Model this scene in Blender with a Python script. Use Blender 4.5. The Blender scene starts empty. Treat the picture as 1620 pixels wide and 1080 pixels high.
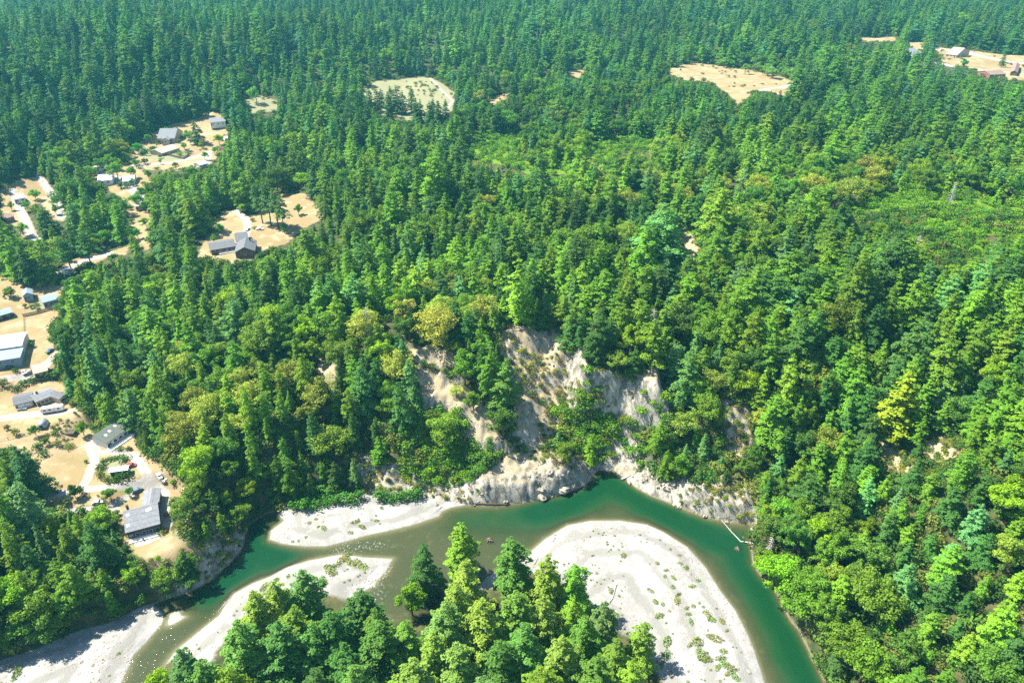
import bpy, math, random
import numpy as np
from mathutils import Vector, Matrix

# ------------------------------------------------------------------ camera, sky, sun, exposure
SC = bpy.context.scene
COL = SC.collection
R = math.radians
W0, H0, F0 = 1620.0, 1080.0, 1200.0
PITCH = R(29.9); CZ = 210.0
cam_d = bpy.data.cameras.new("camera"); cam = bpy.data.objects.new("camera", cam_d); COL.objects.link(cam)
cam.location = (0, 0, CZ); cam.rotation_euler = (math.pi/2 - PITCH, 0, 0)
cam_d.sensor_width = 36.0; cam_d.lens = 36.0*F0/W0; cam_d.clip_start = 1.0; cam_d.clip_end = 9000
SC.camera = cam
SUN_EL = R(54.0)
SHD = Vector((0.955, -0.295, 0)).normalized()          # the way shadows fall on the ground
w = bpy.data.worlds.new("World"); SC.world = w; w.use_nodes = True
wn = w.node_tree.nodes; wl = w.node_tree.links
sky = wn.new("ShaderNodeTexSky"); sky.sky_type = 'NISHITA'; sky.sun_disc = False
sky.sun_elevation = SUN_EL; sky.sun_rotation = math.atan2(-SHD.x, -SHD.y)
sky.air_density = 1.0; sky.dust_density = 0.3; sky.ozone_density = 2.5
wl.new(sky.outputs[0], wn["Background"].inputs[0]); wn["Background"].inputs[1].default_value = 0.09
sd = bpy.data.lights.new("sun", 'SUN'); sd.energy = 4.9; sd.angle = R(0.53); sd.color = (1.0, 0.95, 0.86)
sun = bpy.data.objects.new("sun", sd); COL.objects.link(sun)
L = Vector((SHD.x*math.cos(SUN_EL), SHD.y*math.cos(SUN_EL), -math.sin(SUN_EL)))
sun.rotation_euler = L.to_track_quat('-Z', 'Y').to_euler(); sun.location = (-200, 200, 400)
SC.view_settings.view_transform = 'Standard'; SC.view_settings.look = 'None'
SC.view_settings.exposure = 1.7; SC.view_settings.gamma = 1.0
SC.render.engine = 'CYCLES'
SC.cycles.max_bounces = 6; SC.cycles.diffuse_bounces = 3; SC.cycles.glossy_bounces = 2
SC.cycles.transmission_bounces = 3; SC.cycles.transparent_max_bounces = 6; SC.cycles.volume_bounces = 0
SC.cycles.use_denoising = False

rng = np.random.RandomState(7); rnd = random.Random(11)

# ------------------------------------------------------------------ pixel <-> world helpers (photo pixels, 1620 x 1080)
cp, sp = math.cos(PITCH), math.sin(PITCH)
def ray(px, py):
    u = (px - W0/2)/F0; v = (py - H0/2)/F0
    return np.array([u, cp - v*sp, -sp - v*cp])
def at_z(px, py, z=0.0):
    d = ray(px, py); t = (z - CZ)/d[2]
    return (d[0]*t, d[1]*t)
def project(x, y, z):
    dz = z - CZ
    depth = y*cp - dz*sp
    vv = (-dz*cp - y*sp)
    return W0/2 + F0*x/depth, H0/2 + F0*vv/depth, depth

def smooth(a, b, x):
    t = np.clip((x - a)/(b - a), 0, 1); return t*t*(3 - 2*t)
def inside(P, X, Y):
    P = np.asarray(P); r = np.zeros(np.shape(X), bool); n = len(P)
    for i in range(n):
        x1, y1 = P[i]; x2, y2 = P[(i+1) % n]
        c = ((y1 > Y) != (y2 > Y))
        with np.errstate(divide='ignore', invalid='ignore'):
            xi = (x2-x1)*(Y-y1)/(y2-y1+1e-12)+x1
        r ^= c & (X < xi)
    return r
def dist_line(P, X, Y, closed=False):
    P = np.asarray(P, float); d = np.full(np.shape(X), 1e9); n = len(P)
    for i in range(n if closed else n-1):
        x1, y1 = P[i]; x2, y2 = P[(i+1) % n]
        dx, dy = x2-x1, y2-y1; l2 = dx*dx+dy*dy+1e-9
        t = np.clip(((X-x1)*dx+(Y-y1)*dy)/l2, 0, 1)
        d = np.minimum(d, (X-x1-t*dx)**2+(Y-y1-t*dy)**2)
    return np.sqrt(d)
def sdf(P, X, Y):                                  # positive inside
    d = dist_line(P, X, Y, True)
    return np.where(inside(P, X, Y), d, -d)
_perm = rng.rand(64, 64)
def vnoise(X, Y, s):
    X = np.asarray(X)/s+1000.0; Y = np.asarray(Y)/s+1000.0
    xi = np.floor(X).astype(int); yi = np.floor(Y).astype(int); fx = X-xi; fy = Y-yi
    fx = fx*fx*(3-2*fx); fy = fy*fy*(3-2*fy)
    g = lambda a, b: _perm[a % 64, b % 64]
    return (g(xi, yi)*(1-fx)+g(xi+1, yi)*fx)*(1-fy)+(g(xi, yi+1)*(1-fx)+g(xi+1, yi+1)*fx)*fy
def fbm(X, Y, s, o=4):
    r = 0; a = 1; t = 0
    for i in range(o):
        r = r+a*(vnoise(X+i*37.3, Y-i*19.7, s)-0.5); t += a; a *= 0.55; s *= 0.5
    return r/t*2

# ------------------------------------------------------------------ terrain
NB = [(-900,1330),(-400,1180),(-120,1085),(0,1047),(52,1030),(104,1008),(128,998),(173,988),(210,968),(259,948),(296,938),(333,919),(365,889),
      (383,868),(388,848),(395,828),(421,812),(440,806),(470,797),(520,784),(560,780),(600,788),(640,790),(665,788),(700,792),
      (747,799),(780,799),(829,795),(865,788),(896,780),(925,768),(938,753),(945,744),(972,744),(990,757),(1005,770),(1030,784),(1064,797),(1090,808),
      (1118,818),(1155,825),(1190,828),(1196,845),(1188,858),(1192,893),(1208,915),(1227,931),(1240,962),(1252,982),(1265,997),(1278,1024),
      (1299,1066),(1330,1130),(1420,1300),(1560,1500)]
V = [at_z(*p) for p in NB] + [(600, -400), (-900, -400)]
B0 = [at_z(*p) for p in [(-900,1360),(-120,1080),(0,1040),(128,992),(210,962),(240,955),(252,962),(259,970),(258,985),(242,1003),(230,1017),(210,1037),(205,1052),(193,1079),(165,1120),(80,1240),(-100,1500)]]
B1 = [at_z(*p) for p in [(425,853),(428,839),(449,823),(439,813),(450,798),(520,778),(600,780),(700,786),(745,797),(712,803),(699,809),(695,816),(660,828),(625,837),(583,846),(551,855),(516,864),(481,864),(446,860)]]
IS = [at_z(*p) for p in [(264,990),(269,970),(284,964),(288,973),(296,975),(276,987)]]
SL = [at_z(*p) for p in [(150,1230),(215,1115),(247,1069),(279,1027),(321,993),(346,973),(355,958),(370,938),(400,922),(428,911),(453,897),(488,886),
      (541,876),(576,881),(622,883),(611,904),(597,918),(593,925),(572,937),(585,962),(612,985),(690,985),(730,955),(770,912),(810,893),(845,867),(864,851),(898,830),
      (936,823),(981,823),(1023,829),(1050,841),(1088,865),(1116,896),(1140,934),(1164,965),(1182,1000),(1192,1024),(1206,1066),(1225,1130),(1290,1300),(1400,1520)]] + [(300,-400),(-300,-400)]
# cap height of the land, steepness of the bank: pixel, height, rise per metre
CTRL = [(100,720,10,2.2),(220,800,10,2.2),(340,880,10,2.2),(50,600,12,2),(50,500,14,2),(0,900,8,1.2),(100,900,8,1.2),(200,930,9,1.5),(100,400,20,1),(250,240,30,1),(370,380,33,1),
        (40,330,24,1),(450,500,36,.6),(300,600,25,.6),(200,500,22,.6),(150,600,16,.8),(230,660,14,.8),(330,720,18,.7),(400,760,26,.6),(500,680,32,.62),(600,520,40,.6),(700,640,40,.62),
        (830,500,42,.62),(1000,540,42,.66),(1150,560,42,.66),(1130,760,42,.62),(1300,600,50,.45),(1450,600,58,.42),(1600,800,70,.42),(1400,900,50,.38),(1270,880,40,.36),
        (800,300,42,.6),(1200,300,46,.6),(1500,350,54,.5),(600,150,42,.5),(1150,120,44,.5),(1550,100,46,.5),(200,50,84,.5),(-200,200,70,.5),(600,20,66,.5),(1000,20,60,.5),(1500,10,56,.5),(1900,500,70,.5)]
CW = []
for (a, b, h, s) in CTRL:
    x, y = at_z(a, b, h); CW.append((x, y, h, s))
def capslope(X, Y):
    num = 0; ns = 0; den = 0
    for (x, y, h, s) in CW:
        sc = 30+0.10*math.hypot(x, y)
        wgt = 1/(((X-x)**2+(Y-y)**2)/sc**2+0.15)**1.6
        num = num+wgt*h; ns = ns+wgt*s; den = den+wgt
    return num/den, ns/den
DEEP = [at_z(*p) for p in [(850,806),(890,798),(925,783),(955,764),(1000,782),(1060,815),(1120,845),(1165,868),(1195,915),(1225,960),(1250,1005),(1275,1060),(1330,1150)]]
DEEP2 = [at_z(*p) for p in [(392,835),(402,870),(385,893),(340,930)]]
DEEP3 = [at_z(*p) for p in [(402,870),(440,885)]]

PADS = [(*at_z(226, 818, 10), 10.0, 15), (*at_z(180, 692, 11), 10.6, 16), (*at_z(62, 628, 12), 11.6, 20)]
def height(X, Y):
    dv = sdf(V, X, Y)                               # >0 in the valley
    d = np.maximum(-dv, 0)
    cap, s = capslope(X, Y)
    cap = cap+fbm(X, Y, 90, 4)*np.clip(cap*0.14, 0, 5)*smooth(14, 30, cap)
    dd = np.maximum(d+fbm(X, Y, 26, 3)*np.clip(d*0.35, 0, 9)*smooth(12, 24, cap), 0)
    a = s*dd; k = 5.0                               # smooth minimum
    hlp = np.clip(0.5+0.5*(cap-a)/k, 0, 1)
    h = cap*(1-hlp)+a*hlp-k*hlp*(1-hlp)*np.clip(a/6, 0, 1)
    h = np.maximum(h, 0)
    # the bluff: a rock foot by the water, a bench, an upper cliff in the bowl
    foot = np.interp(dd, [0, 1.6, 3.2, 6, 16], [0, 5, 8.5, 10, 12])
    bowl = np.interp(dd, [0, 2, 9, 17, 19.5, 22.5, 40], [0, 3, 9, 17, 28, 37, 42])
    wf = smooth(-24, -8, X)*(1-smooth(20, 30, X))+smooth(64, 74, X)*(1-smooth(100, 118, X))*0.9
    wb = smooth(24, 32, X)*(1-smooth(60, 72, X))
    north = smooth(150, 175, Y)*(1-smooth(330, 380, Y))
    h = np.where(d > 0, h+north*wf*np.maximum(foot-h, 0), h)
    h = h*(1-wb*north)+bowl*wb*north
    gul = dist_line([at_z(955,750,0), at_z(985,735,6), at_z(1010,712,12)], X, Y)
    h = h-np.where(d > 0, 4.5*np.exp(-(gul/4.5)**2)*smooth(0, 6, h), 0)
    h = h+np.where(d > 0, fbm(X, Y, 9, 3)*np.clip(h/12, 0, 1)*smooth(0, 10, cap-h)*1.6+fbm(X, Y, 40, 3)*0.5*smooth(0, 6, d), 0)
    stp = smooth(0, 3, d)*(1-smooth(75, 95, d))*smooth(-110, -60, X)*(1-smooth(125, 150, X))
    rill = 1-np.abs(2*vnoise(X*1.0+fbm(X, Y, 12, 2)*4, Y*.35, 5.5)-1)
    h = h+np.where(d > 0, stp*((rill-.5)*-2.6+(1-np.abs(2*vnoise(X+fbm(X, Y, 8, 2)*3, Y*.3+9, 2.6)-1)-.5)*-1.2+fbm(X+50, Y, 4.5, 3)*1.5+(np.round(h/1.7)*1.7-h)*.5*np.clip((11-h)/3, 0, 1)), 0)*np.clip(h/4, 0, 1)
    for (qx, qy, qz, qr) in PADS:
        tq = smooth(qr*1.5, qr, np.hypot(X-qx, Y-qy)); h = h*(1-tq)+qz*tq
    # valley floor: river bed and bars
    sb = np.maximum.reduce([sdf(B0, X, Y), sdf(B1, X, Y), sdf(SL, X, Y), sdf(IS, X, Y)])
    wob = fbm(X, Y, 14, 4)
    bars = np.where(sb > 0, np.clip(sb*0.13, 0, 1.1)+0.35*wob*np.clip(sb/5, 0, 1)+0.06*np.clip(sb, 0, 1), 0)
    shore = np.minimum(np.maximum(-sb, 0), np.maximum(dv, 0))
    ln0 = dist_line([at_z(740,822), at_z(800,818), at_z(860,806)], X, Y)
    ln = np.minimum(dist_line(DEEP, X, Y), np.minimum(dist_line(DEEP2, X, Y), dist_line(DEEP3, X, Y)))
    dep = np.clip(shore*0.2, 0, 0.65)+np.clip(shore/5, 0, 1)*(2.9*np.exp(-(ln/6.2)**2)+.45*np.exp(-(ln/20)**2)+.75*np.exp(-(ln0/9)**2))
    val = np.where(sb > 0, bars, -dep-0.03)
    return np.where(dv > 0, val, h+0.05), dv, sb, np.where(sb > 0, 0, dep), cap

def axis(stops):
    out = [stops[0][0]]
    for (a, step_a), (b, step_b) in zip(stops[:-1], stops[1:]):
        x = a
        while x < b-1e-6:
            t = (x-a)/(b-a); x += step_a*(1-t)+step_b*t; out.append(min(x, b))
    return np.unique(np.round(np.array(out), 4))
GX = axis([(-2600,90),(-800,14),(-270,3),(-190,1.4),(-80,1.3),(-60,.8),(125,.8),(140,1.3),(200,1.3),(300,3),(900,14),(2600,90)])
GY = axis([(-300,40),(60,6),(95,1.4),(160,1.2),(172,.8),(300,.8),(330,1.6),(480,3),(1000,9),(1700,16),(3300,90)])
XX, YY = np.meshgrid(GX, GY)
HH, DV, SB, DEP, CAP = height(XX, YY)
def sample(A, x, y):
    x = np.asarray(x, float); y = np.asarray(y, float)
    i = np.clip(np.searchsorted(GX, x)-1, 0, len(GX)-2); j = np.clip(np.searchsorted(GY, y)-1, 0, len(GY)-2)
    fx = np.clip((x-GX[i])/(GX[i+1]-GX[i]), 0, 1); fy = np.clip((y-GY[j])/(GY[j+1]-GY[j]), 0, 1)
    return (A[j, i]*(1-fx)+A[j, i+1]*fx)*(1-fy)+(A[j+1, i]*(1-fx)+A[j+1, i+1]*fx)*fy
def gz(x, y): return float(sample(HH, x, y))
TT = np.concatenate([np.arange(120, 900, 0.5), np.arange(900, 3200, 2.0)])
def hit(px, py, up=0.0):                             # the ground point whose spot `up` metres above it shows at this pixel
    d = ray(px, py); d = d/np.linalg.norm(d)
    x = d[0]*TT; y = d[1]*TT; z = CZ+d[2]*TT
    g = sample(HH, x, y)+up
    k = int(np.argmax(z < g)) if (z < g).any() else len(TT)-1
    return np.array([x[k], y[k], g[k]-up])
def hp(poly): return [tuple(hit(a, b)[:2]) for a, b in poly]

# open ground, drives, bare ground, green brush: traced on the photograph, laid on the terrain
P_GRASS = [
 [(-80,440),(30,436),(100,452),(92,500),(78,530),(90,560),(80,600),(104,608),(110,645),(135,662),(150,690),(200,682),(214,695),(222,716),(255,735),(300,768),(288,790),(268,800),(272,850),(318,872),(292,908),(245,898),(215,878),(190,845),(185,815),(150,800),(100,806),(52,800),(66,762),(58,735),(28,712),(-60,700),(-90,600)],
 [(308,408),(325,380),(345,345),(352,335),(372,332),(395,345),(410,335),(440,306),(485,306),(515,345),(480,362),(455,385),(420,396),(402,412),(378,420),(340,412)],
 [(205,236),(240,210),(290,192),(318,186),(322,172),(350,182),(362,205),(352,240),(325,268),(255,272),(212,264),(203,250)],
 [(150,268),(215,262),(240,285),(228,300),(232,330),(205,332),(192,312),(150,290)],
 [(0,300),(30,285),(55,280),(75,290),(96,318),(104,350),(84,348),(62,318),(40,330),(60,372),(40,378),(0,345)],
 [(84,432),(120,408),(172,398),(168,410),(130,424),(108,440)],
 [(572,146),(585,130),(680,122),(722,148),(712,184),(668,190),(640,192),(600,182)],
 [(1056,124),(1062,108),(1100,99),(1190,112),(1268,130),(1240,142),(1190,147),(1168,172),(1152,148),(1120,130)],
 [(1478,74),(1560,84),(1660,92),(1660,140),(1590,126),(1540,112),(1490,98)],
 [(896,113),(925,111),(920,124),(900,122)],[(772,160),(808,143),(812,150),(780,168)],
 [(1436,68),(1462,66),(1460,80),(1440,80)],[(385,158),(405,150),(438,160),(440,176),(400,180)],
 [(1210,143),(1310,146),(1306,156),(1240,152)],
 [(203,332),(232,326),(240,352),(232,362),(242,396),(222,394),(206,352)],[(168,400),(206,388),(200,404)],[(1360,60),(1420,58),(1418,66),(1365,68)]]
P_ROAD = [([(55,800),(80,785),(105,778),(128,775),(165,772),(205,768),(240,764),(262,780),(262,815),(266,830)], 1.7),
          ([(128,775),(138,758),(146,738),(150,718),(170,714),(205,718),(225,738),(236,758),(240,764)], 1.8),
          ([(150,718),(144,702)], 2.6),([(105,808),(130,806),(150,806)],1.3),([(185,812),(180,800),(215,778)],1.6),
          ([(62,280),(75,298),(88,318),(98,345)], 3.0),([(20,300),(38,345),(48,372),(58,378)], 3.0),
          ([(86,440),(104,425),(135,412),(172,402)], 3.2),
          ([(0,662),(30,658),(60,655),(110,650)], 2.6),([(0,600),(60,592),(90,560)], 2.4),
          ([(372,334),(388,345),(392,358),(388,375)], 2.4),
          ([(325,262),(330,240),(312,248),(270,258),(225,262),(212,262)], 3.0),([(150,270),(190,285),(230,320)],3.5),
          ([(680,124),(700,145),(716,160),(700,184)], 1.6),([(1190,147),(1240,138),(1275,128),(1262,140)], 4),
          ([(1478,76),(1540,86),(1580,96),(1640,104)], 6),([(1480,100),(1560,112),(1640,118)],5)]
P_BARE = [
 [(785,522),(838,515),(885,528),(905,575),(935,580),(1010,598),(1055,612),(1052,660),(1000,655),(930,640),(905,650),(870,700),(840,715),(818,690),(812,640),(800,585)],
 [(655,585),(690,592),(745,625),(790,690),(790,715),(730,690),(672,655)],
 [(620,545),(660,548),(725,560),(720,580),(660,575)],
 [(560,735),(640,745),(700,750),(770,745),(800,720),(850,712),(905,722),(940,745),(945,760),(900,785),(830,800),(745,800),(660,788),(575,782)],
 [(945,745),(960,712),(990,690),(1010,700),(1000,745),(1040,760),(1110,765),(1150,752),(1190,765),(1196,830),(1120,822),(1060,800),(1000,772)],
 [(1145,645),(1185,645),(1190,700),(1170,730),(1150,700)],
 [(1383,712),(1400,690),(1415,700),(1452,732),(1434,756),(1400,744)],[(1460,702),(1490,690),(1524,722),(1500,740),(1470,728)],
 [(1068,345),(1088,362),(1108,395),(1098,412),(1078,390)],[(500,560),(540,590),(530,640),(505,600)],
 [(330,868),(383,838),(388,868),(350,905),(300,935),(270,920)],[(1215,770),(1245,765),(1255,800),(1225,810)]]
P_BRUSH = [[(735,218),(790,200),(830,205),(815,250),(850,262),(900,255),(905,275),(845,280),(800,262),(740,248)],
 [(930,215),(985,208),(1000,235),(950,262),(930,245)],[(1000,212),(1035,210),(1030,240),(1005,238)],
 [(1345,328),(1400,305),(1450,296),(1560,318),(1650,318),(1650,345),(1600,368),(1540,378),(1450,372),(1400,352),(1350,348)],
 [(1480,380),(1550,378),(1560,400),(1500,420),(1470,405)],
 [(885,650),(930,635),(1040,670),(1060,720),(1000,700),(950,715),(905,700)],
 [(640,665),(720,670),(780,720),(760,745),(700,760),(640,745)]]
C_GRASS = [hp(p) for p in P_GRASS]; C_BARE = [hp(p) for p in P_BARE]; C_BRUSH = [hp(p) for p in P_BRUSH]
C_ROAD = [(hp(p), wd) for p, wd in P_ROAD]
ISL = hp([(150,758),(156,738),(162,730),(200,728),(212,738),(214,752),(200,764),(170,767)])
def mxs(polys): return np.maximum.reduce([sdf(p, XX, YY) for p in polys])
A_GRASS = mxs(C_GRASS); A_BARE = mxs(C_BARE); A_BRUSH = mxs(C_BRUSH)
A_ROAD = np.maximum.reduce([wd-dist_line(p, XX, YY) for p, wd in C_ROAD])
P_SAGE = [P_GRASS[6], P_GRASS[12], [(212,238),(250,232),(300,240),(300,256),(225,252)], [(55,478),(66,470),(92,484),(40,496)], [(150,728),(210,722),(215,752),(165,764)], [(280,805),(318,850),(300,870),(275,850)]]
A_SAGE = mxs([hp(p) for p in P_SAGE])
A_ROAD = np.minimum(A_ROAD, -sdf(ISL, XX, YY))

# ------------------------------------------------------------------ material helpers
def new_mat(name):
    m = bpy.data.materials.new(name); m.use_nodes = True
    nt = m.node_tree; nt.nodes.clear(); out = nt.nodes.new("ShaderNodeOutputMaterial")
    return m, nt, nt.nodes.new, nt.links.new, out
def simple(name, col, rough=0.8, spec=0.3, metal=0.0, noise=0.12, scale=1.5):
    m, nt, N, Lk, out = new_mat(name)
    b = N("ShaderNodeBsdfPrincipled"); b.inputs["Roughness"].default_value = rough
    b.inputs["Metallic"].default_value = metal; b.inputs["Specular IOR Level"].default_value = spec
    t = N("ShaderNodeTexNoise"); t.inputs["Scale"].default_value = scale; t.inputs["Detail"].default_value = 6
    c = N("ShaderNodeTexCoord"); Lk(c.outputs["Object"], t.inputs["Vector"])
    mr = N("ShaderNodeMapRange"); mr.inputs[1].default_value = .3; mr.inputs[2].default_value = .7
    mr.inputs[3].default_value = 1-noise; mr.inputs[4].default_value = 1+noise
    Lk(t.outputs[0], mr.inputs[0])
    mx = N("ShaderNodeVectorMath"); mx.operation = 'MULTIPLY'; mx.inputs[0].default_value = col
    Lk(mr.outputs[0], mx.inputs[1]); Lk(mx.outputs[0], b.inputs["Base Color"]); Lk(b.outputs[0], out.inputs[0])
    return m
def striped(name, col, step=0.3, axis=2, rough=.85, depth=.25):
    m, nt, N, Lk, out = new_mat(name)
    b = N("ShaderNodeBsdfPrincipled"); b.inputs["Roughness"].default_value = rough
    b.inputs["Specular IOR Level"].default_value = .3
    c = N("ShaderNodeTexCoord"); s = N("ShaderNodeSeparateXYZ"); Lk(c.outputs["Object"], s.inputs[0])
    md = N("ShaderNodeMath"); md.operation = 'PINGPONG'; md.inputs[1].default_value = step; Lk(s.outputs[axis], md.inputs[0])
    t = N("ShaderNodeTexNoise"); t.inputs["Scale"].default_value = 1.3; t.inputs["Detail"].default_value = 8; Lk(c.outputs["Object"], t.inputs["Vector"])
    mr = N("ShaderNodeMapRange"); mr.inputs[1].default_value = 0; mr.inputs[2].default_value = step*.3
    mr.inputs[3].default_value = 1-depth; mr.inputs[4].default_value = 1; Lk(md.outputs[0], mr.inputs[0])
    mn = N("ShaderNodeMapRange"); mn.inputs[1].default_value = .3; mn.inputs[2].default_value = .7; mn.inputs[3].default_value = .8; mn.inputs[4].default_value = 1.2
    Lk(t.outputs[0], mn.inputs[0])
    mm = N("ShaderNodeMath"); mm.operation = 'MULTIPLY'; Lk(mr.outputs[0], mm.inputs[0]); Lk(mn.outputs[0], mm.inputs[1])
    mx = N("ShaderNodeVectorMath"); mx.operation = 'MULTIPLY'; mx.inputs[0].default_value = col
    Lk(mm.outputs[0], mx.inputs[1]); Lk(mx.outputs[0], b.inputs["Base Color"]); Lk(b.outputs[0], out.inputs[0])
    return m

def ground_material():
    m, nt, N, Lk, out = new_mat("ground_cover")
    b = N("ShaderNodeBsdfPrincipled"); b.inputs["Roughness"].default_value = .95; b.inputs["Specular IOR Level"].default_value = .15
    pos = N("ShaderNodeNewGeometry")
    def noise(scale, det=6, rough=.6):
        t = N("ShaderNodeTexNoise"); t.inputs["Scale"].default_value = scale; t.inputs["Detail"].default_value = det; t.inputs["Roughness"].default_value = rough
        Lk(pos.outputs["Position"], t.inputs["Vector"]); return t.outputs[0]
    def attr(n): a = N("ShaderNodeAttribute"); a.attribute_name = n; return a.outputs["Fac"]
    def math_(op, a, b_=None, c=None):
        n = N("ShaderNodeMath"); n.operation = op
        for i, v in enumerate((a, b_, c)):
            if v is None: continue
            if hasattr(v, 'default_value') or hasattr(v, 'is_linked'): Lk(v, n.inputs[i])
            else: n.inputs[i].default_value = v
        return n.outputs[0]
    def ramp(fac, a, b_, c0=0., c1=1.):
        n = N("ShaderNodeMapRange"); n.interpolation_type = 'SMOOTHSTEP'
        n.inputs[1].default_value = a; n.inputs[2].default_value = b_; n.inputs[3].default_value = c0; n.inputs[4].default_value = c1
        Lk(fac, n.inputs[0]); return n.outputs[0]
    def mix(f, a, b_):
        n = N("ShaderNodeMix"); n.data_type = 'RGBA'
        Lk(f, n.inputs[0])
        for i, v in ((6, a), (7, b_)):
            if isinstance(v, tuple): n.inputs[i].default_value = (*v, 1)
            else: Lk(v, n.inputs[i])
        return n.outputs[2]
    nb = noise(.05); nm = noise(.3); nf = noise(1.6, 8, .7); nff = noise(5, 4, .7)
    floor = mix(ramp(nm, .4, .62), (.030,.045,.014), (.085,.075,.030))
    floor = mix(ramp(nf, .5, .7), floor, (.045,.08,.016))
    grass = mix(ramp(nb, .4, .6), (.235,.165,.080), (.29,.22,.12))
    grass = mix(ramp(nm, .48, .68), grass, (.24,.175,.08))
    grass = mix(ramp(nf, .54, .70), grass, (.15,.16,.05))
    nk = noise(.11, 7, .65); grass = mix(ramp(nk, .54, .66, 0., .75), grass, (.17,.19,.06)); grass = mix(ramp(nk, .46, .34, 0., .6), grass, (.42,.33,.20))
    road = mix(ramp(nm, .35, .65), (.25,.23,.20), (.33,.30,.26))
    rock = mix(ramp(nm, .4, .6), (.29,.27,.225), (.41,.375,.30))
    rock = mix(ramp(nf, .5, .72), rock, (.26,.23,.16))
    vst = N("ShaderNodeTexNoise"); vst.inputs["Scale"].default_value = 1; vst.inputs["Detail"].default_value = 6; vst.inputs["Roughness"].default_value = .7
    mp0 = N("ShaderNodeMapping"); mp0.inputs["Scale"].default_value = (.5,.35,.22); Lk(pos.outputs["Position"], mp0.inputs[0]); Lk(mp0.outputs[0], vst.inputs["Vector"])
    rock = mix(ramp(vst.outputs[0], .42, .56), (.14,.13,.10), rock)
    soil = mix(ramp(nm, .42, .6), (.33,.255,.155), (.28,.235,.15))
    soil = mix(ramp(nf, .52, .7), soil, (.17,.18,.07))
    brush = mix(ramp(nf, .4, .65), (.11,.20,.008), (.07,.14,.008))
    grav = mix(ramp(nm, .4, .62), (.285,.275,.25), (.23,.222,.20))
    grav = mix(ramp(nff, .5, .75), grav, (.17,.165,.15))
    vor = N("ShaderNodeTexVoronoi"); vor.inputs["Scale"].default_value = 1.3; Lk(pos.outputs["Position"], vor.inputs["Vector"])
    grav = mix(ramp(vor.outputs["Distance"], .05, .22, .55, 0.), grav, (.13,.13,.115))
    streak = N("ShaderNodeTexNoise"); streak.inputs["Scale"].default_value = 1; streak.inputs["Detail"].default_value = 5
    mp = N("ShaderNodeMapping"); mp.inputs["Scale"].default_value = (.12,.035,.1); mp.inputs["Rotation"].default_value = (0,0,R(-28)); Lk(pos.outputs["Position"], mp.inputs[0]); Lk(mp.outputs[0], streak.inputs["Vector"])
    grav = mix(ramp(streak.outputs[0], .46, .64), grav, (.33,.315,.285))
    jit2_ = math_('MULTIPLY_ADD', nf, 2.4, -1.2)
    bnd = math_('SINE', math_('MULTIPLY_ADD', attr("bar"), .55, math_('MULTIPLY', nb, 9.)))
    grav = mix(ramp(bnd, .1, .9, 0., .8), grav, (.19,.185,.16))
    grav = mix(ramp(nm, .56, .70, 0., .8), grav, (.31,.295,.26))
    grav = mix(ramp(nk, .56, .68, 0., .45), grav, (.20,.205,.15))
    grav = mix(ramp(math_('ADD', attr("bar"), jit2_), -.2, .6, .8, 0.), grav, (.15,.145,.115))
    sepn = N("ShaderNodeSeparateXYZ"); Lk(pos.outputs["True Normal"], sepn.inputs[0])
    sepp = N("ShaderNodeSeparateXYZ"); Lk(pos.outputs["Position"], sepp.inputs[0])
    jit = math_('MULTIPLY_ADD', nm, 8., -4.); jit2 = math_('MULTIPLY_ADD', nf, 2.4, -1.2)
    jj = math_('ADD', jit, jit2)
    col = floor
    col = mix(ramp(math_('ADD', attr("brush"), jj), -1, 1), col, brush)
    col = mix(ramp(math_('ADD', attr("bare"), jj), -1, 1.2), col, soil)
    steep = ramp(math_('ADD', sepn.outputs[2], math_('MULTIPLY_ADD', nf, .2, -.1)), .60, .78, 1., 0.)
    bz = ramp(attr("bare"), -6, 0)
    col = mix(math_('MULTIPLY', steep, bz), col, rock)
    lowrock = ramp(math_('ADD', sepp.outputs[2], jit2), 8.5, 11, 1., 0.)
    col = mix(math_('MULTIPLY', lowrock, math_('MULTIPLY', bz, ramp(sepn.outputs[2], .8, .93, 1., .25))), col, rock)
    col = mix(ramp(math_('ADD', attr("grass"), math_('MULTIPLY', jj, .45)), -.7, .7), col, grass)
    col = mix(ramp(math_('ADD', attr("road"), math_('MULTIPLY', jit2, .4)), -.3, .35), col, road)
    sage = mix(ramp(nk, .42, .6), (.21,.185,.10), (.20,.205,.105)); sage = mix(ramp(nf, .5, .7), sage, (.13,.16,.06))
    col = mix(ramp(attr("sage"), -1.5, 1.5), col, sage)
    col = mix(ramp(math_('ADD', attr("road"), math_('MULTIPLY', jit2, .4)), -.3, .35), col, road)
    # valley floor
    val = ramp(attr("valley"), -.5, .3)
    bank = mix(ramp(math_('ADD', attr("depth"), math_('MULTIPLY_ADD', nf, .3, -.15)), .05, .5), (.17,.155,.095), (.10,.10,.05))
    bank = mix(ramp(nff, .5, .66), bank, (.06,.06,.035)); bank = mix(ramp(nm, .55, .7, 0., .7), bank, (.19,.18,.12))
    vcol = mix(ramp(math_('ADD', attr("bar"), jit2), -.9, .2), bank, grav)
    sth = ramp(math_('ADD', attr("wood"), math_('MULTIPLY', jj, .8)), -1, 1.5)
    vcol = mix(sth, vcol, floor)
    col = mix(val, col, vcol)
    Lk(col, b.inputs["Base Color"])
    bmp = N("ShaderNodeBump"); bmp.inputs["Strength"].default_value = .6; bmp.inputs["Distance"].default_value = .5
    hsum = math_('ADD', nf, math_('MULTIPLY', nff, .5)); Lk(hsum, bmp.inputs["Height"]); Lk(bmp.outputs[0], b.inputs["Normal"])
    Lk(b.outputs[0], out.inputs[0]); return m
M_GROUND = ground_material()

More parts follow.
